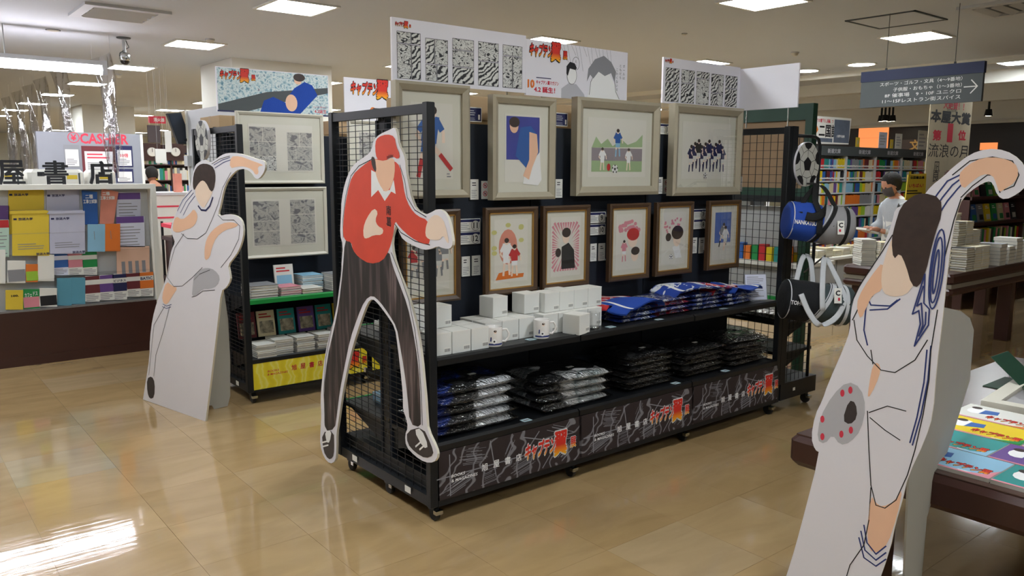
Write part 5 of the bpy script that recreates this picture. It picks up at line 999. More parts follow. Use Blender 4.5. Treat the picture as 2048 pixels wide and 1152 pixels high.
#PART6
# ---------------------------------------------------------------- pamphlet rack and cash desk on the left
t = thing('pamphlet_rack', 'long white pamphlet rack on a dark wood plinth along the left', 'rack', (-1.2, 4.7, 0)); RY = 4.5
MB().box((-3.6, RY, 0), (.1, RY+.42, .44)).build('wood_plinth', m_['walnut'], t); MB().box((-3.6, RY-.004, .0), (.1, RY, .075)).build('skirting', m_['walnut'], t)
MB().box((-3.6, RY+.1, .44), (.1, RY+.12, 1.42)).build('back_board', m_['light_grey'], t)
MB().box((-3.6, RY-.01, 1.405), (.135, RY+.14, 1.445)).build('top_rail', m_['white_paint'], t); MB().box((.09, RY-.012, .0), (.135, RY+.42, 1.405)).build('end_post', m_['white_paint'], t); MB().box((-3.6, RY-.01, .44), (.1, RY+.12, .455)).build('ledge', m_['clear_acrylic'], t)
sfR = Surf((0, RY, 0), X_)
def leaf(lab, quad, mt, style='form', col2='c_purple', words=None, th=.012, dy=0.03, cat='pamphlet', name='pamphlet'):
    P = sfR.pxs(quad); xs = [p[0] for p in P]; ys = [p[1] for p in P]; a0, a1, b0, b1 = min(xs), max(xs), min(ys), max(ys)
    t = thing(name, lab, cat, ((a0+a1)/2, RY+dy, b0), group='pamphlets on the white rack'); sf = Surf((0, RY+dy, 0), X_)
    MB().prism(P, -th, 0).build('sheet', m_[mt], t, sf.M); W = a1-a0; H = b1-b0; ax = lambda f: a0+W*f; by = lambda f: b0+H*f
    if style == 'form': patch(sf, rect(ax(.03), by(.78), ax(.97), by(.98)), m_[col2], t, 'header_print', .0006); lines(sf, ax(.12), by(.05), ax(.88), by(.7), 7, m_['print_grey'], t, fill=.25)
    if style == 'cover': patch(sf, rect(ax(.02), by(.84), ax(.98), by(.98)), m_[col2], t, 'header_print', .0006); patch(sf, rect(ax(.04), by(.34), ax(.96), by(.66)), m_[col2], t, 'picture_print', .0006); lines(sf, ax(.08), by(.05), ax(.9), by(.3), 4, m_['print_grey'], t, fill=.4)
    if style == 'pic': patch(sf, rect(ax(.06), by(.1), ax(.94), by(.6)), m_[col2], t, 'picture_print', .0006)
    if style == 'env':
        text('放送大学', sf, ax(.4), by(.82), .022, m_['navy_print'], t, w=W*.36, bold=.04); patch(sf, rect(ax(.1), by(.8), ax(.18), by(.84)), m_['navy_print'], t, 'emblem', .0007); patch(sf, rect(ax(.0), by(.5), ax(1), by(.505)), m_['print_grey'], t, 'fold_line', .0007)
        patch(sf, [(ax(0), by(.93)), (ax(.06), by(1.0)), (ax(.94), by(1.0)), (ax(1), by(.93))], m_[mt], t, 'flap', .004)
        lines(sf, ax(.15), by(.15), ax(.85), by(.3), 3, m_['print_grey'], t, fill=.3)
    if words: 
        for st, fx, fy, fh, fw, mm in words: text(st, sf, ax(fx), by(fy), H*fh, m_[mm], t, w=W*fw, bold=.03, c=.0012)
    return t
def Q(x0, y0, x1, y1, sk=0): return [(x0+sk, y0), (x1+sk, y0), (x1, y1), (x0, y1)]
D2, D1 = .085, .05
leaf('yellow envelope at the back of the upper tier', Q(20, 372, 92, 470), 'yellow_env', 'env', dy=D2, cat='envelope', name='envelope'); leaf('yellow envelope in front, reaching lowest', Q(26, 422, 100, 512, -1), 'yellow_env', 'env', dy=.03, words=[('放送大学', .76, .05, .06, .34, 'navy_print')], cat='envelope', name='envelope')
leaf('lavender-white envelope at the back of the upper tier', Q(97, 374, 163, 470), 'lav_env', 'env', dy=D2, cat='envelope', name='envelope'); leaf('lavender-white envelope in front beside the yellow one', Q(101, 422, 172, 508, -1), 'lav_env', 'env', dy=.03, words=[('放送大学', .76, .05, .06, .34, 'navy_print')], cat='envelope', name='envelope')
leaf('blue exam leaflet leaning beside the lavender envelopes', [(166, 381), (197, 384), (199, 450), (172, 450)], 'c_blue', 'none', dy=D1, words=[('二種', .45, .82, .12, .5, 'white_print'), ('工事士試験', .5, .68, .12, .9, 'white_print')]); leaf('reddish exam leaflet tilted beside the blue one', [(206, 377), (240, 384), (230, 450), (202, 448)], 'salmon', 'none', dy=D1, words=[('二種', .4, .86, .1, .35, 'white_print'), ('工事士試験', .45, .74, .1, .7, 'white_print')])
leaf('purple-headed form at the back of the right column', Q(238, 385, 287, 450), 'paper_cool', 'form', 'c_purple', dy=D2); leaf('purple-headed form in front of the right column', Q(237, 433, 293, 495, -1), 'paper_cool', 'form', 'c_purple', dy=.05)
leaf('light blue booklet below the blue exam leaflet', Q(177, 449, 212, 504), 'c_lightblue', 'none', words=[('|', .4, .6, .3, .03, 'print_grey')]); leaf('orange booklet beside the light blue one', Q(212, 448, 242, 503), 'c_orange', 'none', words=[('|', .4, .6, .3, .03, 'print_grey')], dy=.028)
leaf('peach coloured double form on the right', Q(237, 493, 303, 552, -1), mat('peach', '#e0b8a0', .7) and 'peach', 'none', words=[('||||', .5, .3, .4, .7, 'print_grey')], dy=.05)
leaf('purple leaflet at the left picture edge', Q(-14, 412, 22, 463), 'c_purple', 'none', dy=D2); leaf('mint leaflet with a red oval at the left edge', Q(-16, 440, 20, 515), mat('mint', '#bcd8cc', .7) and 'mint', 'form', 'c_red', dy=D1); leaf('white brochure with a round blue mark at the left edge', Q(-30, 500, 12, 568), 'paper', 'none', dy=.03)
leaf('grey brochure with a house picture', Q(16, 522, 52, 567), 'paper', 'pic', 'print_grey'); leaf('small orange and green children leaflet', Q(53, 529, 77, 565), 'c_orange', 'pic', 'c_lime', dy=.028); leaf('white and green booklet', Q(77, 510, 110, 563), 'paper', 'none', dy=.032)
leaf('blue leaflet with a mountain picture', Q(108, 506, 139, 551), 'paper_cool', 'cover', 'c_blue', dy=D1); leaf('pink leaflet with a group picture', Q(139, 505, 168, 551), 'paper', 'cover', 'c_pink', dy=D1); leaf('green-headed leaflet with a landscape picture', Q(168, 504, 197, 551), 'paper', 'cover', 'c_green', dy=D1)
leaf('teal leaflet with a paper boat, left one', Q(115, 557, 145, 612), mat('boat_blue', '#5a9cb4', .6) and 'boat_blue', 'none'); leaf('teal leaflet with a paper boat, right one', Q(145, 556, 172, 609), 'boat_blue', 'none', dy=.028)
for nm, x0, x1, y0, y1, c_, wd in (('maroon', 172, 201, 553, 604, 'c_maroon', None), ('violet', 201, 229, 551, 601, 'c_purple', None), ('navy', 229, 256, 549, 600, 'navy_print', ('ビジネス', .5, .74, .1, .8, 'navy_print')), ('brown', 256, 282, 547, 594, 'c_maroon', None), ('orange-headed', 282, 309, 545, 593, 'c_orange', ('BATIC', .5, .74, .12, .8, 'navy_print'))):
    leaf('%s exam leaflet in the lowest right row' % nm, Q(x0, y0, x1, y1), 'paper', 'cover', c_, dy=.03+.002*(x0 % 2), words=[wd] if wd else None)
leaf('yellow booklet lowest at the left', Q(12, 581, 47, 620), 'yellow_env', 'none', words=[('100.', .55, .7, .1, .4, 'ink')], dy=.02); leaf('green and pink cafe booklet lowest row', Q(47, 579, 80, 618), 'c_green', 'pic', 'c_pink', words=[('カフェ', .35, .7, .2, .4, 'white_print'), ('ドス', .75, .75, .2, .25, 'white_print')], dy=.022); leaf('booklet with a black and white photograph, lowest row', Q(80, 577, 115, 614), 'paper', 'pic', 'ink', dy=.02)
for i, (x0, x1, yy) in enumerate(((-10, 113, 566), (110, 300, 552), (14, 172, 512), (172, 300, 503))):
    a = sfR.px(x0, yy); b = sfR.px(x1, yy); MB().box((a[0], RY-.0, a[1]-.004), (b[0], RY+.1, a[1])).build('acrylic_ledge', m_['glass'], t)
xx = sfR.px(113, 560)[0]; MB().box((xx-.004, RY, .455), (xx+.004, RY+.1, .75)).build('acrylic_divider', m_['glass'], t)
for ch, x0, x1 in (('屋', 0, 48), ('書', 84, 141), ('店', 176, 230)):
    a = at(x0, 358, 'Y', 4.6); b = at(x1, 358, 'Y', 4.6); sf = Surf((0, 4.6, 0), X_); cx = (a.x+b.x)/2
    t = thing('sign_letter', '%s big black character standing on top of the pamphlet rack' % {'屋': 'leftmost', '書': 'middle', '店': 'rightmost'}[ch], 'sign letter', (cx, 4.6, 1.445)); v_, f_, X0, X1, Y0_, Y1_ = textmesh(ch, 0)
    me = MB(); n_v = len(v_)
    ed = {}
    for f in f_:
        for i in range(len(f)): ed[(f[i], f[(i+1) % len(f)])] = 1
    for q, (ex, ey) in enumerate(((0, .003), (.004, 0), (-.004, 0), (0, .008), (.004, .006), (-.004, .006))):
        P = [(cx+ex+(p[0]-(X0+X1)/2)*.175/(X1-X0), 1.444+ey+(p[1]-Y0_)*.185/(Y1_-Y0_)) for p in v_]; e_ = q*.0001
        vs = [(p[0], p[1], e_) for p in P]+[(p[0], p[1], -.02-e_) for p in P]
        me.add(vs, list(f_)+[tuple(k+n_v for k in f[::-1]) for f in f_]+[(a_, a_+n_v, b_+n_v, b_) for (a_, b_) in ed if (b_, a_) not in ed])
    me.build('letter_body', m_['ink'], t, sf.M)
t = thing('cash_counter', 'white cash desk counter behind the pamphlet rack', 'counter', (-1.5, 6.2, 0)); MB().box((-4, 5.9, 0), (.35, 6.5, .98)).build('counter_body', m_['white_paint'], t); MB().box((-4.02, 5.86, .98), (.38, 6.54, 1.02)).build('counter_top', m_['light_grey'], t)
for i, (x0, x1) in enumerate(((-1.15, -.64), (-.60, -.12), (-.07, .17))):
    t = thing('register_terminal', 'white cash register back with yellow stickers, %s behind the black characters' % ('left', 'middle', 'right')[i], 'cash register', ((x0+x1)/2, 6.1, 1.02), group='white cash register backs')
    MB().bevbox((x0, 6.0, 1.02), (x1, 6.3, 1.565), .03).build('housing', m_['white_paint'], t); MB().box((x0+.08, 5.997, 1.50), (x0+.14, 6.001, 1.54)).build('black_sticker', m_['ink'], t); MB().box((x1-.15, 5.997, 1.47), (x1-.06, 6.001, 1.51)).build('yellow_sticker', m_['yellow_env'], t); MB().box((x1-.05, 5.997, 1.35), (x1-.035, 6.001, 1.53)).build('vent_slot', m_['sign_grey'], t)
t = thing('cashier_partition', 'grey cashier partition with red lettering and notices', 'partition', (.42, 8, 0)); sf = Surf((0, 8, 0), X_)
MB().box((-.2, 8, 0), (.95, 8.08, 2.0)).build('panel', mat('panel_grey', '#8f9299', .6), t); MB().box((.93, 7.99, 0), (.96, 8.09, 2.0)).build('edge_trim', m_['white_paint'], t)
text('CASHIER', sf, *sf.px(209, 278), .125, m_['pink_red'], t, w=.54, bold=.03); cx, cy = sf.px(147, 275); m = MB(); p = ell(cx, cy, .06, .06, 28); m.stroke(p+[p[0]], .008, .001); m.build('ring_print', m_['pink_red'], t, sf.M); text('¥', sf, cx, cy, .075, m_['pink_red'], t, bold=.03)
for i, (x0, y0, x1, y1, mt, st) in enumerate(((130, 290, 158, 335, 'c_grey', ''), (166, 293, 230, 345, 'c_maroon', ''), (233, 292, 264, 334, 'navy_print', '10倍'), (233, 338, 266, 365, 'navy_print', ''))):
    a = sf.px(x0, y1); b = sf.px(x1, y0); nt_ = patch(sf, rect(a[0], a[1], b[0], b[1]), m_[mt], t, 'notice', .004, .003); W = b[0]-a[0]; H = b[1]-a[1]
    patch(sf, rect(a[0]+W*.08, a[1]+H*.06, b[0]-W*.08, b[1]-H*.2), m_['paper'], nt_, 'notice_sheet', .0046); lines(sf, a[0]+W*.15, a[1]+H*.1, b[0]-W*.15, a[1]+H*.4, 4, m_['print_grey'], nt_, c=.005)
    if st: text(st, sf, (a[0]+b[0])/2, a[1]+H*.55, .05, m_['pink_red'], nt_, bold=.03, c=.0055)
    if i == 1: lines(sf, a[0]+W*.15, a[1]+H*.5, b[0]-W*.15, a[1]+H*.75, 2, m_['pink_red'], nt_, c=.005)
t = thing('tube_light', 'long bright fluorescent tube fixture hanging over the cash desk', 'ceiling light', (-1.3, 6.8, 2.6))
MB().tube([(-3.2, 6.8, 2.615), (.28, 6.8, 2.615)], .045, 12, up=(0, 0, 1)).build('fluorescent_tube', m_['tube_lamp'], t, smooth=True); MB().box((-3.25, 6.76, 2.665), (.33, 6.84, 2.71)).build('housing', m_['light_grey'], t); MB().box((.28, 6.76, 2.565), (.33, 6.84, 2.665)).build('end_cap', m_['light_grey'], t)
for x in (-2.6, -.6): MB().rod((x, 6.8, 2.71), (x, 6.8, HC), .006).build('hanger', m_['light_grey'], t)
rnd = random.Random(4)
for i, y in enumerate((6.75, 8.3, 9.75, 10.9, 12.2, 13.6)):
    x = .2+.02*i if i else .375; t = thing('vinyl_curtain', 'gathered clear vinyl curtain hanging at the cash desk, %s from the rack end' % ['first', 'second', 'third', 'fourth', 'fifth', 'sixth'][i], 'curtain', (x, y, 1.5), group='clear vinyl curtains at the cash desk'); m = MB(); vs = []; NU, NV = 28, 16; ph_ = rnd.uniform(0, 6)
    for a in range(NU+1):
        for b in range(NV+1):
            u_ = a/NU; v_ = b/NV; wd = .9*(1-.72*min(1, v_*1.6)**.7); vs.append((x+.05*math.sin(u_*17+ph_)*min(1, v_*2)+.02*math.sin(v_*9+u_*5), y+.05+wd*u_, 2.82-(0 if v_ > 0 else .0)-v_*(1.35-.1*(i % 2))))
    m.add(vs, [(a*(NV+1)+b, (a+1)*(NV+1)+b, (a+1)*(NV+1)+b+1, a*(NV+1)+b+1) for a in range(NU) for b in range(NV)]).build('vinyl_sheet', m_['vinyl_film'], t, smooth=True)
    for yy in (y+.06, y+.92): MB().rod((x, yy, 2.8), (x, yy, HC), .0012).build('wire', m_['light_grey'], t)
t = thing('partition_panel', 'pale partition behind the rear gondola carrying the monitor', 'partition', (.66, 4.4, 0)); MB().box((.64, 3.5, 0), (.70, 5.18, 2.12)).build('panel', m_['light_grey'], t); MB().box((.63, 5.16, 0), (.71, 5.2, 2.13)).build('edge_trim', m_['white_paint'], t)
t = thing('monitor', 'black wall monitor tilted downward left of the ball cut-out', 'monitor', (.57, 5.2, 1.8)); sf = Surf((0, 5.2, 0), X_); P = sf.pxs([(334, 227), (362, 225), (385, 289), (357, 288)])
MB().prism(P, -.05, 0).build('bezel', m_['black_steel'], t, sf.M); q = sum(p[0] for p in P)/4, sum(p[1] for p in P)/4; patch(sf, [(q[0]+(p[0]-q[0])*.9, q[1]+(p[1]-q[1])*.92) for p in P], m_['screen'], t, 'screen', .002); MB().box((.6, 5.1, 1.6), (.72, 5.2, 1.7)).build('speaker_box', m_['light_grey'], t); MB().rod((.62, 5.22, 1.85), (.67, 5.15, 1.85), .02).build('arm', m_['black_steel'], t)
def hung(name, lab, cat, x0, y0, x1, y1, Y, mt, st=None, sc='white_print', wires=True):
    a = at(x0, y1, 'Y', Y); b = at(x1, y0, 'Y', Y); t = thing(name, lab, cat, ((a.x+b.x)/2, Y, a.z)); MB().box((a.x, Y, a.z), (b.x, Y+.03, b.z)).build('board', m_[mt], t)
    if st: text(st, Surf((0, Y-.001, 0), X_), (a.x+b.x)/2+.1*(b.x-a.x), (a.z+b.z)/2, (b.z-a.z)*.55, m_[sc], t, w=(b.x-a.x)*.65, bold=.03)
    if wires:
        for x in (a.x+.03, b.x-.03): MB().rod((x, Y+.015, b.z), (x, Y+.015, HC), .0015).build('wire', m_['light_grey'], t)
    return t
hung('hanging_sign', 'small red fire extinguisher sign hanging at the far left', 'sign', 298, 233, 331, 246, 12, 'pink_red', '消火器'); hung('hanging_sign', 'dark blank sign hanging under the small red sign', 'sign', 297, 251, 320, 285, 9, mat('brown_sign', '#4a3e3e', .5) and 'brown_sign'); hung('hanging_paper', 'white paper sheet hanging in the left background', 'paper', 312, 298, 332, 326, 8.5, 'paper')
hung('hanging_paper', 'narrow white paper strip hanging beneath the grey bar', 'paper', 332, 262, 342, 304, 9, 'paper')
def stuff_case(lab, x0, x1, y, h, rows, depth=.3, mt='walnut', seed=0, name='bookcase', axis='Y'):
    """far bookcase; its small books are one mass per shelf colour"""
    t = thing(name, lab, 'bookcase', ((x0+x1)/2, y, 0)); MB().box((x0, y+depth-.02, 0), (x1, y+depth, h)).build('back', m_[mt], t)
    n_ = max(1, round((x1-x0)/.9))
    for k in range(n_+1): x = x0+(x1-x0)*k/n_; MB().box((x-.015, y, 0), (x+.015, y+depth-.02, h)).build('side_panel', m_[mt], t)
    rnd = random.Random(seed); ms = {}; pal = ['c_white', 'c_cream', 'c_white', 'c_grey', 'c_yellow', 'c_red', 'c_blue', 'c_teal', 'c_pink', 'c_green']
    for r in range(rows):
        z = .12+(h-.2)*r/rows; MB().box((x0, y, z-.02), (x1, y+depth-.02, z)).build('shelf', m_[mt], t); x = x0+.03; top = (h-.2)/rows-.05
        while x < x1-.05:
            w_ = rnd.uniform(.025, .06); c_ = rnd.choice(pal); ms.setdefault(c_, MB()).box((x, y+.03, z), (x+w_-.002, y+.2, z+top*rnd.uniform(.7, .95))); x += w_
    for c_, m in ms.items(): m.build('books', m_[c_], t, kind='stuff')
    return t
stuff_case('far dark bookcase in the left background below the round clocks', 2.35, 3.7, 14, 2.05, 6, seed=3); stuff_case('far bookcase glimpsed between cashier partition and paper sheet', 1.2, 2.1, 17, 1.5, 4, seed=4, mt='light_grey'); stuff_case('low grey bookcase behind the cash desk at far left', -5, -.5, 10.5, 1.85, 5, seed=5, mt='light_grey')
stuff_case('deep background bookcase right of the left column', 4.5, 8.5, 16, 1.9, 5, seed=6, mt='light_grey')
for i, x in enumerate((305, 352)):
    c = at(x, 304, 'Y', 13.9); t = thing('wall_clock', '%s round white clock above the far dark bookcase' % ('left', 'right')[i], 'clock', c); MB().box((c.x-.17, 13.95, c.z-.17), (c.x+.17, 14.0, c.z+.17)).build('mount_board', m_['walnut'], t); MB().lathe([(.001, -.0), (.08, 0), (.088, .01), (.088, .04)], (c.x, 13.91, c.z), 24, 'Y').build('face', m_['paper'], t); MB().box((c.x-.004, 13.9, c.z), (c.x+.004, 13.905, c.z+.07)).build('hand', m_['ink'], t)
t = thing('service_counter', 'white counter with red bands between the rack and the left standee', 'counter', (1.4, 7.1, 0)); MB().box((.78, 7.0, .0), (2.0, 7.5, 1.27)).build('counter_body', m_['white_paint'], t); MB().box((.76, 6.98, 1.27), (2.02, 7.52, 1.3)).build('counter_top', m_['light_grey'], t)
for z in (1.13, 1.0): MB().box((.79, 6.995, z), (1.9, 7.0, z+.02)).build('red_band', m_['pink_red'], t)
MB().box((1.06, 7.1, 1.3), (1.14, 7.18, 1.52)).build('pump_bottle', m_['salmon'], t)
t = thing('cart', 'dark trolley with a red tray beside the rack end', 'trolley', (.95, 6.3, 0))
for x, y in ((.72, 6.1), (.72, 6.5), (1.2, 6.1), (1.2, 6.5)): MB().rod((x, y, .05), (x, y, 1.0), .014, 8).build('leg', m_['black_steel'], t); MB().lathe([(.001, -.01), (.04, -.01), (.04, .01), (.001, .01)], (x, y, .045), 14, 'X').build('wheel', m_['rubber'], t)
for z, mt in ((.98, 'pink_red'), (.84, 'walnut'), (.4, 'walnut')): MB().box((.71, 6.08, z-.04), (1.22, 6.52, z)).build('tray', m_[mt], t)
MB().box((.74, 6.12, .4), (1.18, 6.48, .8)).build('dark_crate', m_['walnut'], t)
# ---------------------------------------------------------------- right background: shelves, counter, tables
t = thing('green_framed_unit', 'dark green framed tan board unit seen through the right wire panel', 'display rack', (3.75, 1.1, 0)); sf = Surf((3.7, 0, 0), -Y_)
def gz(y, x=1520): return at(x, y, 'X', 3.7).z
z_t, z_m = 2.08, 1.39
for y0, y1 in ((.47, .53), (1.86, 1.92)): MB().box((3.7, y0, 0.0), (3.76, y1, z_t)).build('post', m_['dark_green'], t)
MB().box((3.7, .53, z_t-.12), (3.76, 1.86, z_t)).build('top_rail', m_['dark_green'], t); MB().box((3.7, .53, z_m), (3.76, 1.86, z_m+.06)).build('middle_rail', m_['dark_green'], t); MB().box((3.72, .53, z_m+.06), (3.74, 1.86, z_t-.12)).build('tan_board', m_['tan_panel'], t); MB().box((3.69, .5, z_m-.05), (3.75, 1.86, z_m)).build('lower_bar', m_['black_steel'], t)
MB().box((3.8, .6, .95), (3.84, 1.9, 1.30)).build('grey_panel', m_['grey_counter'], t); MB().box((3.72, .53, .60), (3.9, 1.9, .84)).build('grey_drawer', m_['grey_counter'], t); MB().box((3.66, .5, .84), (4.2, 1.9, .87)).build('white_top', m_['white_paint'], t)
MB().box((3.69, .5, .56), (4.2, 1.9, .6)).build('green_edge', m_['green_edge'], t); MB().box((3.7, .5, .5), (4.2, 1.9, .56)).build('black_rail', m_['black_steel'], t)
for i, (y, cv) in enumerate(((.62, 'c_orange'), (.69, 'c_teal'), (.76, 'c_yellow'), (.83, 'c_red'), (.9, 'c_green'), (.97, 'c_orange'), (1.04, 'c_blue'), (1.1, 'c_white'))):
    o = MB().box((3.72, y, .8705), (3.78, y+.06, .8705+.13-.01*(i % 3))).build('magazine', m_[cv]); tag(o, '%s magazine standing on the white top of the green-framed unit, %s from the right' % (cv[2:], ['first', 'second', 'third', 'fourth', 'fifth', 'sixth', 'seventh', 'eighth'][i]), 'magazine', 'magazines on the green-framed unit')
for i, (y, cv) in enumerate(((.56, 'c_yellow'), (.66, 'c_orange'), (.8, 'c_cream'), (.95, 'c_grey'), (1.1, 'c_white'))):
    o = MB().box((3.85, y, .871), (3.88, y+.1, 1.36)).build('tall_magazine', m_[cv]); tag(o, '%s tall magazine behind the grey panel, %s from the right' % (cv[2:], ORD[i].replace('bottom', 'first')), 'magazine', 'magazines on the green-framed unit')
zc = at(1680, 513, 'Y', 2.25).z
t = thing('grey_counter', 'low light-grey cabinet counter behind the right end of the gondola', 'counter', (7.6, 2.5, 0)); MB().box((5.6, 2.25, .06), (9.3, 2.9, zc-.03)).build('cabinet_body', m_['grey_counter'], t); MB().box((5.55, 2.22, zc-.03), (9.35, 2.93, zc)).build('top', m_['white_paint'], t); MB().box((5.65, 2.3, 0), (9.25, 2.85, .06)).build('plinth', m_['sign_grey'], t)
for x in (6.5, 7.4, 8.3): MB().box((x-.003, 2.246, .08), (x+.003, 2.251, zc-.04)).build('door_gap', m_['sign_grey'], t)
for i in range(14): x = 6.3+i*.2; book_stack(3+(i % 3), x, 2.4, zc, .16, .22, .022, ['c_cream', 'c_white'], 'in the %s low pile on the grey counter' % (ORD[i].replace('bottom', 'first')), 'flat books on the grey counter', seed=70+i, page='page')
# far bookcase wall with single spines
BY = 3.9; bx0, bx1 = 8.6, 13.6; NB = 0
t = BC = thing('bookcase', 'long grey bookcase wall full of colourful paperbacks at the right', 'bookcase', ((bx0+bx1)/2, BY, 0)); MB().box((bx0, BY+.22, 0), (bx1, BY+.25, 1.83)).build('back', m_['light_grey'], t)
bays = [bx0, 9.58, 10.50, 11.45, 12.38, 13.3, 13.6]; rowz = [.09, .28, .475, .67, .865, 1.055, 1.25, 1.44, 1.635]
for x in bays: MB().box((x-.02, BY-.005, 0), (x+.02, BY+.22, 1.83)).build('upright', m_['light_grey'], t)
for z in rowz: MB().box((bx0, BY, z-.022), (bx1, BY+.22, z)).build('shelf', m_['light_grey'], t)
hd = MB().box((bx0, BY-.03, 1.83), (bx1, BY+.25, 1.975)).build('header_board', m_['sign_grey'], t); sf = Surf((0, BY-.032, 0), X_)
for x in (10.05, 11.0, 11.95, 12.9): text('新潮文庫', sf, x, 1.9, .075, m_['grey_print'], t, w=.38, bold=.04)
pal = ['c_yellow', 'c_red', 'c_green', 'c_blue', 'c_orange', 'c_white', 'c_teal', 'c_pink', 'c_purple', 'c_lightblue', 'c_maroon', 'c_cream', 'c_black', 'c_grey', 'c_lime']; rnd = random.Random(11); bm_ = {}; massm = {}
rn = {8: 'top', 7: 'second', 6: 'third', 5: 'fourth', 4: 'fifth', 3: 'sixth', 2: 'seventh', 1: 'eighth', 0: 'lowest'}
for r in (8, 7, 6, 5, 4, 3, 2, 1, 0):
    for b in range(0, 6):
        x = bays[b]+.025; run = None; k = 0
        while x < bays[b+1]-.05:
            if run is None or run[1] == 0: run = [rnd.choice(pal+['c_yellow', 'c_white', 'c_yellow']), rnd.choice((1, 1, 1, 2, 2, 3, 5) if r != 5 or b != 2 else (10, 12))]
            run[1] -= 1; w_ = rnd.uniform(.038, .05); h_ = rnd.uniform(.135, .155); k += 1
            if NB < 175 and r >= 5 and b >= 1:
                key = run[0]
                if key not in bm_: m = MB(); m.box((0, 0, 0), (.044, .1, .148)); m.mi = 1; m.box((.003, -.0006, .025), (.041, 0, .05)); q = m.build('paperback', [m_[key], m_['paper']], None, T((x, BY+.02, rowz[r]))); bm_[key] = q.data; o = q
                else: o = D.objects.new('paperback', bm_[key]); COL.objects.link(o); o.matrix_basis = T((x, BY+.02, rowz[r]))
                o.matrix_basis = o.matrix_basis @ Matrix.Diagonal((w_/.046, 1, h_/.148, 1)); NB += 1
                tag(o, '%s paperback, bookcase wall, %s shelf, %s bay, %s from its left' % (key[2:], rn[r], ['', 'first', 'second', 'third', 'fourth', 'fifth'][b], NTH[k-1]), 'paperback', 'paperbacks on the %s shelf, %s bay' % (rn[r], ['', 'first', 'second', 'third', 'fourth', 'fifth'][b]))
            else: massm.setdefault(run[0], MB()).box((x, BY+.02, rowz[r]), (x+w_-.002, BY+.12, rowz[r]+h_))
            x += w_
for c_, m in massm.items(): m.build('books', m_[c_], BC, kind='stuff')
def topcard(lab, x0, y0, x1, y1, mt):
    a = at(x0, y1, 'Y', BY+.02); b = at(x1, y0, 'Y', BY+.02); t = thing('sign_card', lab, 'card', (a.x, BY, 1.975)); MB().box((a.x, BY+.02, 1.976), (b.x, BY+.026, b.z)).build('sheet', m_[mt], t); MB().box((a.x, BY, 1.975), (b.x, BY+.05, 1.985)).build('foot', m_['clear_acrylic'], t); lines(Surf((0, BY+.019, 0), X_), a.x+.03, 2.02, b.x-.03, b.z-.04, 4, m_['grey_print'], t)
topcard('tall white card on the bookcase top below the orange window', 1757, 265, 1775, 295, 'paper_cool'); topcard('grey-white card on the bookcase top next to the tall one', 1790, 268, 1805, 296, 'paper'); topcard('printed white card on the bookcase top near the banner', 1835, 262, 1855, 296, 'paper'); topcard('small yellow card on the bookcase top, left one', 1711, 275, 1720, 296, 'yellow_env'); topcard('small yellow card on the bookcase top, right one', 1780, 279, 1787, 296, 'yellow_env')
sf = Surf((0, BY-.05, 0), X_)
t = thing('book_poster', 'white landscape poster with large black characters on the bookcase top', 'poster', (10.2, BY-.05, 1.98)); P = sf.pxs([(1621, 231), (1703, 237), (1697, 289), (1617, 287)]); MB().prism(P, -.02, 0).build('sheet', m_['paper'], t, sf.M)
W0, W1 = P[0][0], P[1][0]; Wd = W1-W0; z0 = P[2][1]; Hh = P[0][1]-z0; patch(sf, rect(W0+Wd*.58, z0+.02, W1-.04, z0+Hh*.93), mat('slate_print', '#5c6678', .7, var=.3, vscale=8), t, 'picture_print', .001); patch(sf, rect(W0+.05, z0+.02, W0+Wd*.55, z0+Hh*.2), m_['slate_print'], t, 'picture_print', .001)
text('二国記', sf, W0+Wd*.44, z0+Hh*.48, .2, m_['ink'], t, w=Wd*.45, bold=.03); text('18年ぶりの書下ろし長編、つ', sf, W0+Wd*.3, z0+Hh*.85, .06, m_['red_print'], t, w=Wd*.5, bold=.03); patch(sf, [(W0+Wd*.02, z0+.1), (W0+Wd*.15, z0+Hh*.7), (W0+Wd*.2, z0+Hh*.5), (W0+Wd*.12, z0+.1)], m_['c_orange'], t, 'picture_print', .0012); text('小野不由美', sf, W0+Wd*.75, z0+Hh*.3, .045, m_['white_print'], t, w=Wd*.2, bold=.04, c=.002)
# dark second table with book piles
t = thing('display_table', 'dark wooden table with a pale inlay strip carrying tall piles of books', 'table', (6, .45, 0)); tx0, tx1, ty0, ty1 = 5.0, 8.0, -.08, .87
MB().bevbox((tx0, ty0, .57), (tx1, ty1, .63), .02).build('lower_slab', m_['walnut'], t); MB().box((tx0+.01, ty0+.01, .63), (tx1-.01, ty1-.01, .665)).build('inlay_strip', m_['metal_strip'], t); MB().bevbox((tx0, ty0, .665), (tx1, ty1, .75), .02).build('tabletop', m_['walnut'], t)
for x in (tx0+.12, tx0+1.5, tx1-.15):
    for y in (ty0+.12, ty1-.12): MB().bevbox((x-.05, y-.06, 0), (x+.05, y+.06, .57), .005).build('leg', m_['walnut'], t)
def pile(px, py, n, h_, w_, d_, cv, lab, seed, rot=0):
    p = at(px, py, 'Z', .75); p.x = max(tx0+.1, p.x); p.y = min(ty1-.09, max(ty0+.08, p.y)); book_stack(n, p.x, p.y, .75, w_, d_, h_, cv, lab, 'book piles on the dark table', rot=rot, seed=seed)
pile(1727, 529, 12, .019, .13, .19, ['c_white', 'c_grey', 'c_white'], 'in the leftmost white pile on the dark table', 90, -.7); pile(1763, 531, 11, .019, .13, .19, ['c_cream', 'c_white'], 'in the second pile on the dark table', 91, -.7)
pp_ = [(5.36, -.01, 10), (5.52, -.01, 10), (5.68, -.01, 10), (5.6, .17, 20), (5.76, .17, 20), (5.92, .17, 16), (5.75, .35, 23), (5.92, .35, 23)]
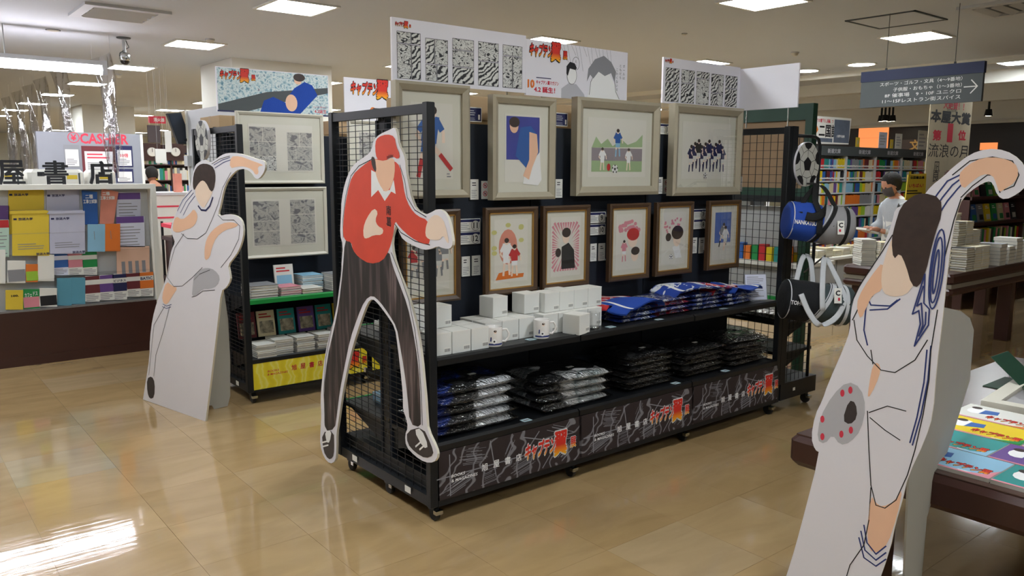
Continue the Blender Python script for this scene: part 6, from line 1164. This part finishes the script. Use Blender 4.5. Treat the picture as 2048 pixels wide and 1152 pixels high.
for i, (x, y, n) in enumerate(pp_): book_stack(n, x+.02, y+.02, .75, .15, .13, .0195, ['c_cream', 'c_cream', 'c_white'] if i % 3 else ['c_cream', 'c_black'], 'in the %s cream pile right of the near standee' % ['first', 'second', 'third', 'fourth', 'fifth', 'sixth', 'seventh', 'eighth'][i], 'cream paperbacks on the dark table', seed=100+i)
for i, (x, y, n) in enumerate(((6.1, .05, 6), (6.3, .05, 5), (6.5, .06, 7), (6.72, .05, 6))): book_stack(n, x, y, .75, .15, .2, .032, ['c_white', 'c_grey'], 'in the %s thick pile at the right picture edge' % cols[i], 'thick books on the dark table', seed=120+i, page='page_white')
# dark shelf unit at the right edge
t = thing('bookcase', 'dark wood shelf unit at the right edge with face-out books', 'bookcase', (9.3, 1.1, 0)); X0_, X1_ = 7.95, 11.2; MB().box((X0_, 1.28, 0), (X1_, 1.3, 1.58)).build('back', m_['walnut'], t)
for x in (X0_, 9.6, X1_-.03): MB().box((x, 1.0, 0), (x+.03, 1.28, 1.58)).build('side_panel', m_['walnut'], t)
for z in (.4, .7, 1.0, 1.30, 1.6): MB().box((X0_, .98, z-.035), (X1_, 1.28, z)).build('shelf', m_['walnut'], t)
fo = ['c_grey', 'c_blue', 'c_grey', 'c_yellow', 'c_green', 'c_cream', 'c_pink', 'c_black', 'c_green', 'c_lime', 'c_white', 'c_red']
for r, z in enumerate((1.0, 1.3, .7)):
    for k in range(12):
        x = X0_+.14+k*.2; cv = fo[(k+r*5) % 12]; w_ = .15
        if r < 2:
            if z == 1.3: hh = .19
            else: hh = .21
            tt = thing('book', '%s book facing out on the %s shelf of the dark unit, %s from the left' % (cv[2:], ('middle', 'upper')[r], ['first', 'second', 'third', 'fourth', 'fifth', 'sixth', 'seventh', 'eighth', 'ninth', 'tenth', 'eleventh', 'twelfth'][k]), 'book', (x, 1.05, z), group='face-out books on the dark unit'); s_ = Surf((x, 1.06, z+.001), X_, (0, .2, 1))
            MB().prism(rect(-w_/2, 0, w_/2, hh), -.02, 0).build('cover', m_[cv], tt, s_.M); patch(s_, rect(-w_*.35, hh*.1, w_*.35, hh*.4), m_[fo[(k*3+1) % 12]], tt, 'cover_picture', .001); lines(s_, -w_*.35, hh*.7, w_*.3, hh*.9, 2, m_['white_print'], tt)
        else:
            for q in range(3): x2 = x+q*.06-.06; o = MB().box((x2, 1.04, z+.0005), (x2+.045, 1.2, z+.22-.01*q)).build('book', m_[fo[(k+q*2) % 12]]); tag(o, '%s upright spine on the lowest visible shelf of the dark unit, %s of group %s' % (fo[(k+q*2) % 12][2:], ('left', 'middle', 'right')[q], ['first', 'second', 'third', 'fourth', 'fifth', 'sixth', 'seventh', 'eighth', 'ninth', 'tenth', 'eleventh', 'twelfth'][k]), 'book', 'upright books on the dark unit')
# hanging direction sign
t = thing('direction_sign', 'grey hanging direction sign with white text, arrow and navy top band', 'sign', (5.55, .57, 2.18)); sf = Surf((5.55, 0, 0), -Y_)
MB().box((5.55, .04, 2.17), (5.585, 1.1, 2.405)).build('board', m_['sign_grey'], t); MB().box((5.545, .035, 2.405), (5.59, 1.105, 2.5)).build('top_band', m_['sign_navy'], t)
for y in (.28, .88): MB().rod((5.568, y, 2.5), (5.568, y, HC), .003).build('wire', m_['sign_grey'], t); MB().cbox((5.568, y, 2.508), (.015, .015, .02)).build('wire_clamp', m_['black_steel'], t)
for st, x0, x1, y in (('スポーツ・ゴルフ・文具（4〜9番地）', 1761, 1925, (158+161)/2), ('子供服・おもちゃ（1〜3番地）', 1787, 1924, 173), ('8F 催事場　9・10F ユニクロ', 1770, 1922, 186), ('11〜15Fレストラン街スパイス', 1765, 1921, 197)):
    a = sf.px(x0, y); b = sf.px(x1, y-4); text(st, sf, (a[0]+b[0])/2, {159.5: 2.372, 173: 2.318, 186: 2.268, 197: 2.218}[y], .036, m_['white_print'], t, w=b[0]-a[0], bold=.012)
cx, cy = sf.px(1942, 173); m = MB(); m.stroke([(cx-.055, cy), (cx+.05, cy)], .009, .001); m.stroke([(cx, cy+.055), (cx+.05, cy), (cx, cy-.055)], .009, .0012); m.build('arrow', m_['white_print'], t, sf.M)
# award banner
t = thing('vertical_banner', 'tall beige vertical banner with large black and red award characters', 'banner', (8.65, 1.55, 0)); sf = Surf((0, 1.55, 0), X_)
a0, a1 = sf.px(1862, 200)[0], sf.px(1946, 200)[0]; MB().box((a0, 1.55, 1.0), (a1, 1.556, 2.5)).build('cloth', mat('banner_beige', '#b3a68a', .8, var=.1), t); MB().rod((a0-.03, 1.57, 2.5), (a1+.03, 1.57, 2.5), .012).build('top_pole', m_['white_paint'], t); MB().rod(((a0+a1)/2, 1.6, 0), ((a0+a1)/2, 1.6, 2.5), .015).build('pole', m_['white_paint'], t); MB().cbox(((a0+a1)/2, 1.6, .02), (.4, .3, .04)).build('foot', m_['black_steel'], t)
cxx = (a0+a1)/2; bw = a1-a0
text('大絶賛！！', sf, cxx+.05, sf.px(1905, 211)[1], .1, m_['red_print'], t, w=bw*.5, bold=.03); text('2020年', sf, cxx, sf.px(1905, 221)[1], .045, m_['ink'], t, w=bw*.25); text('本屋大賞', sf, cxx, sf.px(1903, 235)[1], .155, m_['ink'], t, w=bw*.96, bold=.05)
text('第', sf, cxx-bw*.3, sf.px(1880, 271)[1], .13, m_['red_print'], t, w=bw*.2, bold=.05); text('1', sf, cxx, sf.px(1903, 266)[1], .225, m_['red_print'], t, w=bw*.13, bold=.03); text('位', sf, cxx+bw*.3, sf.px(1925, 271)[1], .13, m_['red_print'], t, w=bw*.2, bold=.05); text('流浪の月', sf, cxx, sf.px(1900, 302)[1], .165, m_['ink'], t, w=bw*.94, bold=.01)
for i, ch in enumerate('凪良'): text(ch, sf, cxx-bw*.25, sf.px(1880, 334+i*19)[1], .13, m_['ink'], t, w=bw*.14)
t = thing('pop_sign', 'yellow hand-lettered sign on a stick behind the near standee', 'sign', (7.0, 1.1, .75)); sf = Surf((0, .93, 0), X_); P = sf.pxs([(1817, 349), (1853, 347), (1848, 372), (1811, 400)]); MB().prism([P[0], P[1], sf.pxs([(1850, 405)])[0], P[3]], -.01, 0).build('board', m_['yellow_env'], t, sf.M); text('全国書店員', sf, (P[0][0]+P[1][0])/2, P[0][1]-.03, .03, m_['ink'], t, w=(P[1][0]-P[0][0])*.8, bold=.04); text('いちばん！', sf, (P[0][0]+P[1][0])/2-.01, P[0][1]-.11, .04, m_['red_print'], t, w=(P[1][0]-P[0][0])*.8, bold=.04); lines(sf, P[3][0]+.01, P[0][1]-.2, P[1][0]-.05, P[0][1]-.15, 2, m_['ink'], t)
q = (P[0][0]+P[1][0])/2; MB().rod((q, .945, 0), (q, .945, P[0][1]-.1), .008).build('stick', m_['white_paint'], t); MB().cbox((q, .945, .01), (.2, .1, .02)).build('foot', m_['black_steel'], t)
# dark shop front across the aisle
SX = 15.0; sf = Surf((SX, 0, 0), -Y_); w_ = MB().box((SX, -4, 0), (SX+.15, 9.5, HC)).build('wall_shopfront', mat('shop_dark', '#1f1a1a', .5, var=.2)); tag(w_, kind='structure')
zL = at(1700, 239, 'X', SX).z; zl2 = at(1960, 243, 'X', SX).z; MB().box((SX-.12, -4, 2.52), (SX, 9.5, HC)).build('lintel', m_['white_paint'], w_); MB().box((SX-.16, -4, 2.50), (SX-.1, 9.5, 2.56)).build('lintel_edge', m_['white_frame'], w_)
def wrect(x0, y0, x1, y1, mt, nm, dx=.02):
    a = at(x0, y1, 'X', SX); b = at(x1, y0, 'X', SX); return MB().box((SX-dx, b.y, a.z), (SX, a.y, b.z)).build(nm, m_[mt], w_)
wrect(1716, 246, 1779, 300, 'orange_lit', 'lit_window'); wrect(1714, 252, 1781, 255, 'dark_glass', 'window_bar', .03); wrect(1716, 275, 1781, 277, 'tan_panel', 'window_bar', .03); wrect(1960, 285, 1996, 300, 'orange_lit', 'lit_window'); wrect(1800, 278, 1870, 330, 'brown_sign', 'brown_panel'); text('文', sf, *sf.px(1831, 290), .22, mat('gold_letter', '#c8a060', .4, .5), w_, bold=.03, c=.03)
for i, (x, y) in enumerate(((1806, 241), (1818, 241), (1800, 250), (1812, 250), (2019, 249))):
    p = at(x, y, 'X', SX); c = Vector((SX-.6-.1*i, p.y, HC)); t = thing('spotlight', 'small warm spotlight near the dark shop front, %s' % ['first', 'second', 'third', 'fourth', 'fifth'][i], 'spotlight', c, group='warm spotlights by the shop front'); MB().rod(c, c-Vector((0, 0, .3)), .02).build('stem', m_['black_steel'], t); MB().lathe([(.001, -.3), (.05, -.3), (.07, -.42)], (c.x, c.y, HC), 14).build('shade', m_['black_steel'], t); MB().lathe([(.065, -.415), (.001, -.415)], (c.x, c.y, HC), 14).build('lamp', m_['warm_lamp'], t)
for i, (x, zz, dd) in enumerate(((9.3, 2.93, .06), (10.6, 2.82, .25), (12.6, 2.74, .2))): tag(MB().box((x, -5, zz), (x+dd, 9.6, HC)).build('trim_%d' % (i+3), m_['white_paint']), kind='structure')
# ---------------------------------------------------------------- people
def person(lab, x, y, rz, h, top, cardigan=True, mask=True, arm=True, seated=False):
    Mx = TR(x, y, 0, rz); t = thing('person', lab, 'person', M=Mx); k = h/1.6
    # facing local -x; joints: (position, radius)
    V = [((0, 0, .88), .125), ((0, 0, 1.02), .12), ((-.01, 0, 1.18), .13), ((.0, 0, 1.3), .115), ((-.02, 0, 1.37), .052), ((-.05, 0, 1.42), .05),
         ((0, .15, 1.29), .06), ((.0, .2, 1.06), .042), ((-.17, .13, 1.0), .032), ((-.24, .10, 1.02), .03), ((0, -.15, 1.29), .06), ((0, -.2, 1.06), .042), ((-.17, -.12, .99), .032), ((-.24, -.09, 1.01), .03),
         ((0, .085, .8), .09), ((-.01, .09, .47), .06), ((.0, .09, .1), .042), ((-.1, .09, .04), .035), ((0, -.085, .8), .09), ((-.01, -.09, .47), .06), ((.0, -.09, .1), .042), ((-.1, -.09, .04), .035)]
    E_ = [(0, 1), (1, 2), (2, 3), (3, 4), (4, 5), (3, 6), (6, 7), (7, 8), (8, 9), (3, 10), (10, 11), (11, 12), (12, 13), (0, 14), (14, 15), (15, 16), (16, 17), (0, 18), (18, 19), (19, 20), (20, 21)]
    def skin(V, E_, name, mats, parent, matf=None, root=0, grow=0):
        me = D.meshes.new(name); me.from_pydata([[c*k for c in p] for p, r in V], E_, []); o = D.objects.new(name, me); COL.objects.link(o); md = o.modifiers.new('s', 'SKIN'); md.use_smooth_shade = True; o.modifiers.new('u', 'SUBSURF').levels = 1
        if not me.skin_vertices: bpy.context.view_layer.update()
        sv = me.skin_vertices[0].data if me.skin_vertices else None
        if sv:
            for q, (p, r) in zip(sv, V): q.radius = ((r+grow)*k, (r+grow)*k)
            sv[root].use_root = True
        bpy.context.view_layer.update(); m2 = D.meshes.new_from_object(o.evaluated_get(bpy.context.evaluated_depsgraph_get())); D.objects.remove(o)
        m2.materials.clear()
        for mm in mats: m2.materials.append(m_[mm])
        for p in m2.polygons:
            p.use_smooth = True
            if matf: p.material_index = matf(p.center/k)
        return obj(name, m2, parent, Mx)
    def mf(c): 
        if c.z > 1.335 and abs(c.y) < .08: return 1
        if c.x < -.19 and c.z > .9: return 1
        if c.z < .9: return 2 if c.z > .07 else 3
        return 0
    skin(V, E_, 'body', [top, 'skin', 'dark_cloth', 'rubber'], t, mf)
    if cardigan:
        V2 = [V[i] for i in (0, 1, 2, 3, 6, 7, 8, 10, 11, 12)]; V2[0] = ((.03, 0, .84), .12); V2[1] = ((.035, 0, 1.02), .115); V2[2] = ((.03, 0, 1.18), .125); V2[3] = ((.02, 0, 1.28), .11)
        skin(V2, [(0, 1), (1, 2), (2, 3), (3, 4), (4, 5), (5, 6), (3, 7), (7, 8), (8, 9)], 'cardigan', ['cardigan'], t, grow=.045)
    # head: profile rings, nodding forward
    hc = Vector((-.085, 0, 1.50)); Rn = Matrix.Rotation(-.45, 3, 'Y'); m = MB(); rings = [(-.115, .02, .022, -.03), (-.105, .05, .045, -.035), (-.07, .07, .062, -.02), (-.02, .088, .072, -.005), (.03, .095, .077, 0), (.07, .085, .07, .005), (.1, .055, .05, .01), (.115, .012, .012, .01)]; N = 20; vs = []
    for z, rx, ry, ox in rings:
        for q in range(N):
            A = 2*math.pi*q/N; px_ = -math.cos(A)*rx+ox; py_ = math.sin(A)*ry
            if abs(A) < .35 or A > 2*math.pi-.35:
                if -.05 < z < 0.01: px_ -= .016*(1-min(A, 2*math.pi-A)/.35)
            vs.append((hc+Rn @ Vector((px_, py_, z)))*k)
    m.smooth = True; fs = [(i*N+q, i*N+(q+1) % N, (i+1)*N+(q+1) % N, (i+1)*N+q) for i in range(len(rings)-1) for q in range(N)]; m.add(vs, [f[::-1] for f in fs]+[tuple(range(N)), tuple(range((len(rings)-1)*N, len(rings)*N))[::-1]]); m.build('head', m_['skin'], t, Mx)
    m = MB(); vs = []; hr = [(-.08, .062, .07), (-.03, .1, .088), (.03, .112, .093), (.075, .1, .085), (.112, .065, .06), (.128, .015, .015)]
    for i, (z, rx, ry) in enumerate(hr):
        for q in range(N):
            A = 2*math.pi*q/N; f = max(0, math.cos(A)); cut = f if z < .02 else f*.12; vs.append((hc+Rn @ Vector((-math.cos(A)*rx*(1-.75*cut)+.018, math.sin(A)*ry*(1-.1*cut), z+.03*cut)))*k)
    m.add(vs, [(i*N+q, (i+1)*N+q, (i+1)*N+(q+1) % N, i*N+(q+1) % N)[::-1] for i in range(len(hr)-1) for q in range(N)]); m.build('hair', m_['hair'], t, Mx, smooth=True)
    for s_ in (-1, 1):
        MB().lathe([(.001, -.004), (.014, -.002), (.018, .002), (.001, .006)], tuple((hc+Rn @ Vector((.0, s_*.078, -.02)))*k), 10, 'Y').build('ear', m_['skin'], t, Mx, smooth=True)
        e = (hc+Rn @ Vector((-.088, s_*.03, .0)))*k; MB().lathe([(.001, -.008), (.006, -.005), (.008, 0), (.006, .005), (.001, .008)], tuple(e), 8).build('eye', m_['ink'], t, Mx, smooth=True)
    if mask:
        m = MB(); vs = []
        for z, r_ in ((-.115, .07), (-.075, .1), (-.03, .108), (-.005, .1)):
            for q in range(-5, 6): A = q*.24; vs.append((hc+Rn @ Vector((-math.cos(A)*r_*1.02-.004, math.sin(A)*r_*.78, z)))*k)
        m.add(vs, [(i*11+q, i*11+q+1, i*11+12+q, i*11+11+q)[::-1] for i in range(3) for q in range(10)]); m.build('face_mask', m_['mask_grey'], t, Mx, smooth=True)
    else: m = MB().cbox(tuple((hc+Rn @ Vector((-.088, 0, -.06)))*k), (.01, .035, .006)); m.build('mouth', m_['salmon'], t, Mx)
    for s_ in (-1, 1):   # hands: palm with five bent fingers
        w0 = Vector((-.24, s_*.095, 1.015)); m = MB(); m.smooth = True; m.tube([w0*k, (w0+Vector((-.035, -s_*.01, .004)))*k, (w0+Vector((-.075, -s_*.015, .0)))*k], [.02*k, .03*k, .028*k], 8, r2=[.016*k, .014*k, .012*k])
        for q in range(4):
            b = w0+Vector((-.072, -s_*.015+(q-1.5)*.014, .0)); L = (.058, .066, .062, .048)[q]; m.tube([b*k, (b+Vector((-L*.5, 0, .004)))*k, (b+Vector((-L*.85, -s_*.004, -.014)))*k, (b+Vector((-L, -s_*.006, -.03)))*k], [.009*k, .0085*k, .0075*k, .005*k], 6)
        b = w0+Vector((-.03, -s_*.035, .006)); m.tube([b*k, (b+Vector((-.025, -s_*.018, .006)))*k, (b+Vector((-.048, -s_*.016, -.002)))*k], [.011*k, .0095*k, .007*k], 6); m.build('hand', m_['skin'], t, Mx)
    return t, Mx, k
ang = math.atan2(.628, -.777)+math.pi
t, Mx, k = person('woman with short dark hair and mask, grey cardigan over white shirt, looking down', 6.63, 1.2, ang+.15, 1.545, 'shirt_white')
tag(MB().cbox((0, 0, 0), (.15, .2, .02)).build('book', m_['c_white'], None, Mx @ T((-.33*k, 0, 1.0*k)) @ Matrix.Rotation(.3, 4, 'Y')), 'white book held open by the woman in the grey cardigan', 'book')
p = atd(307, 352, 12.5); t, Mx, k = person('distant person in black shirt seen beyond the rack end', p.x, p.y, math.atan2(p.y-CAM.y, p.x-CAM.x)+math.pi+.3, 1.58, 'dark_cloth', cardigan=False, mask=False)
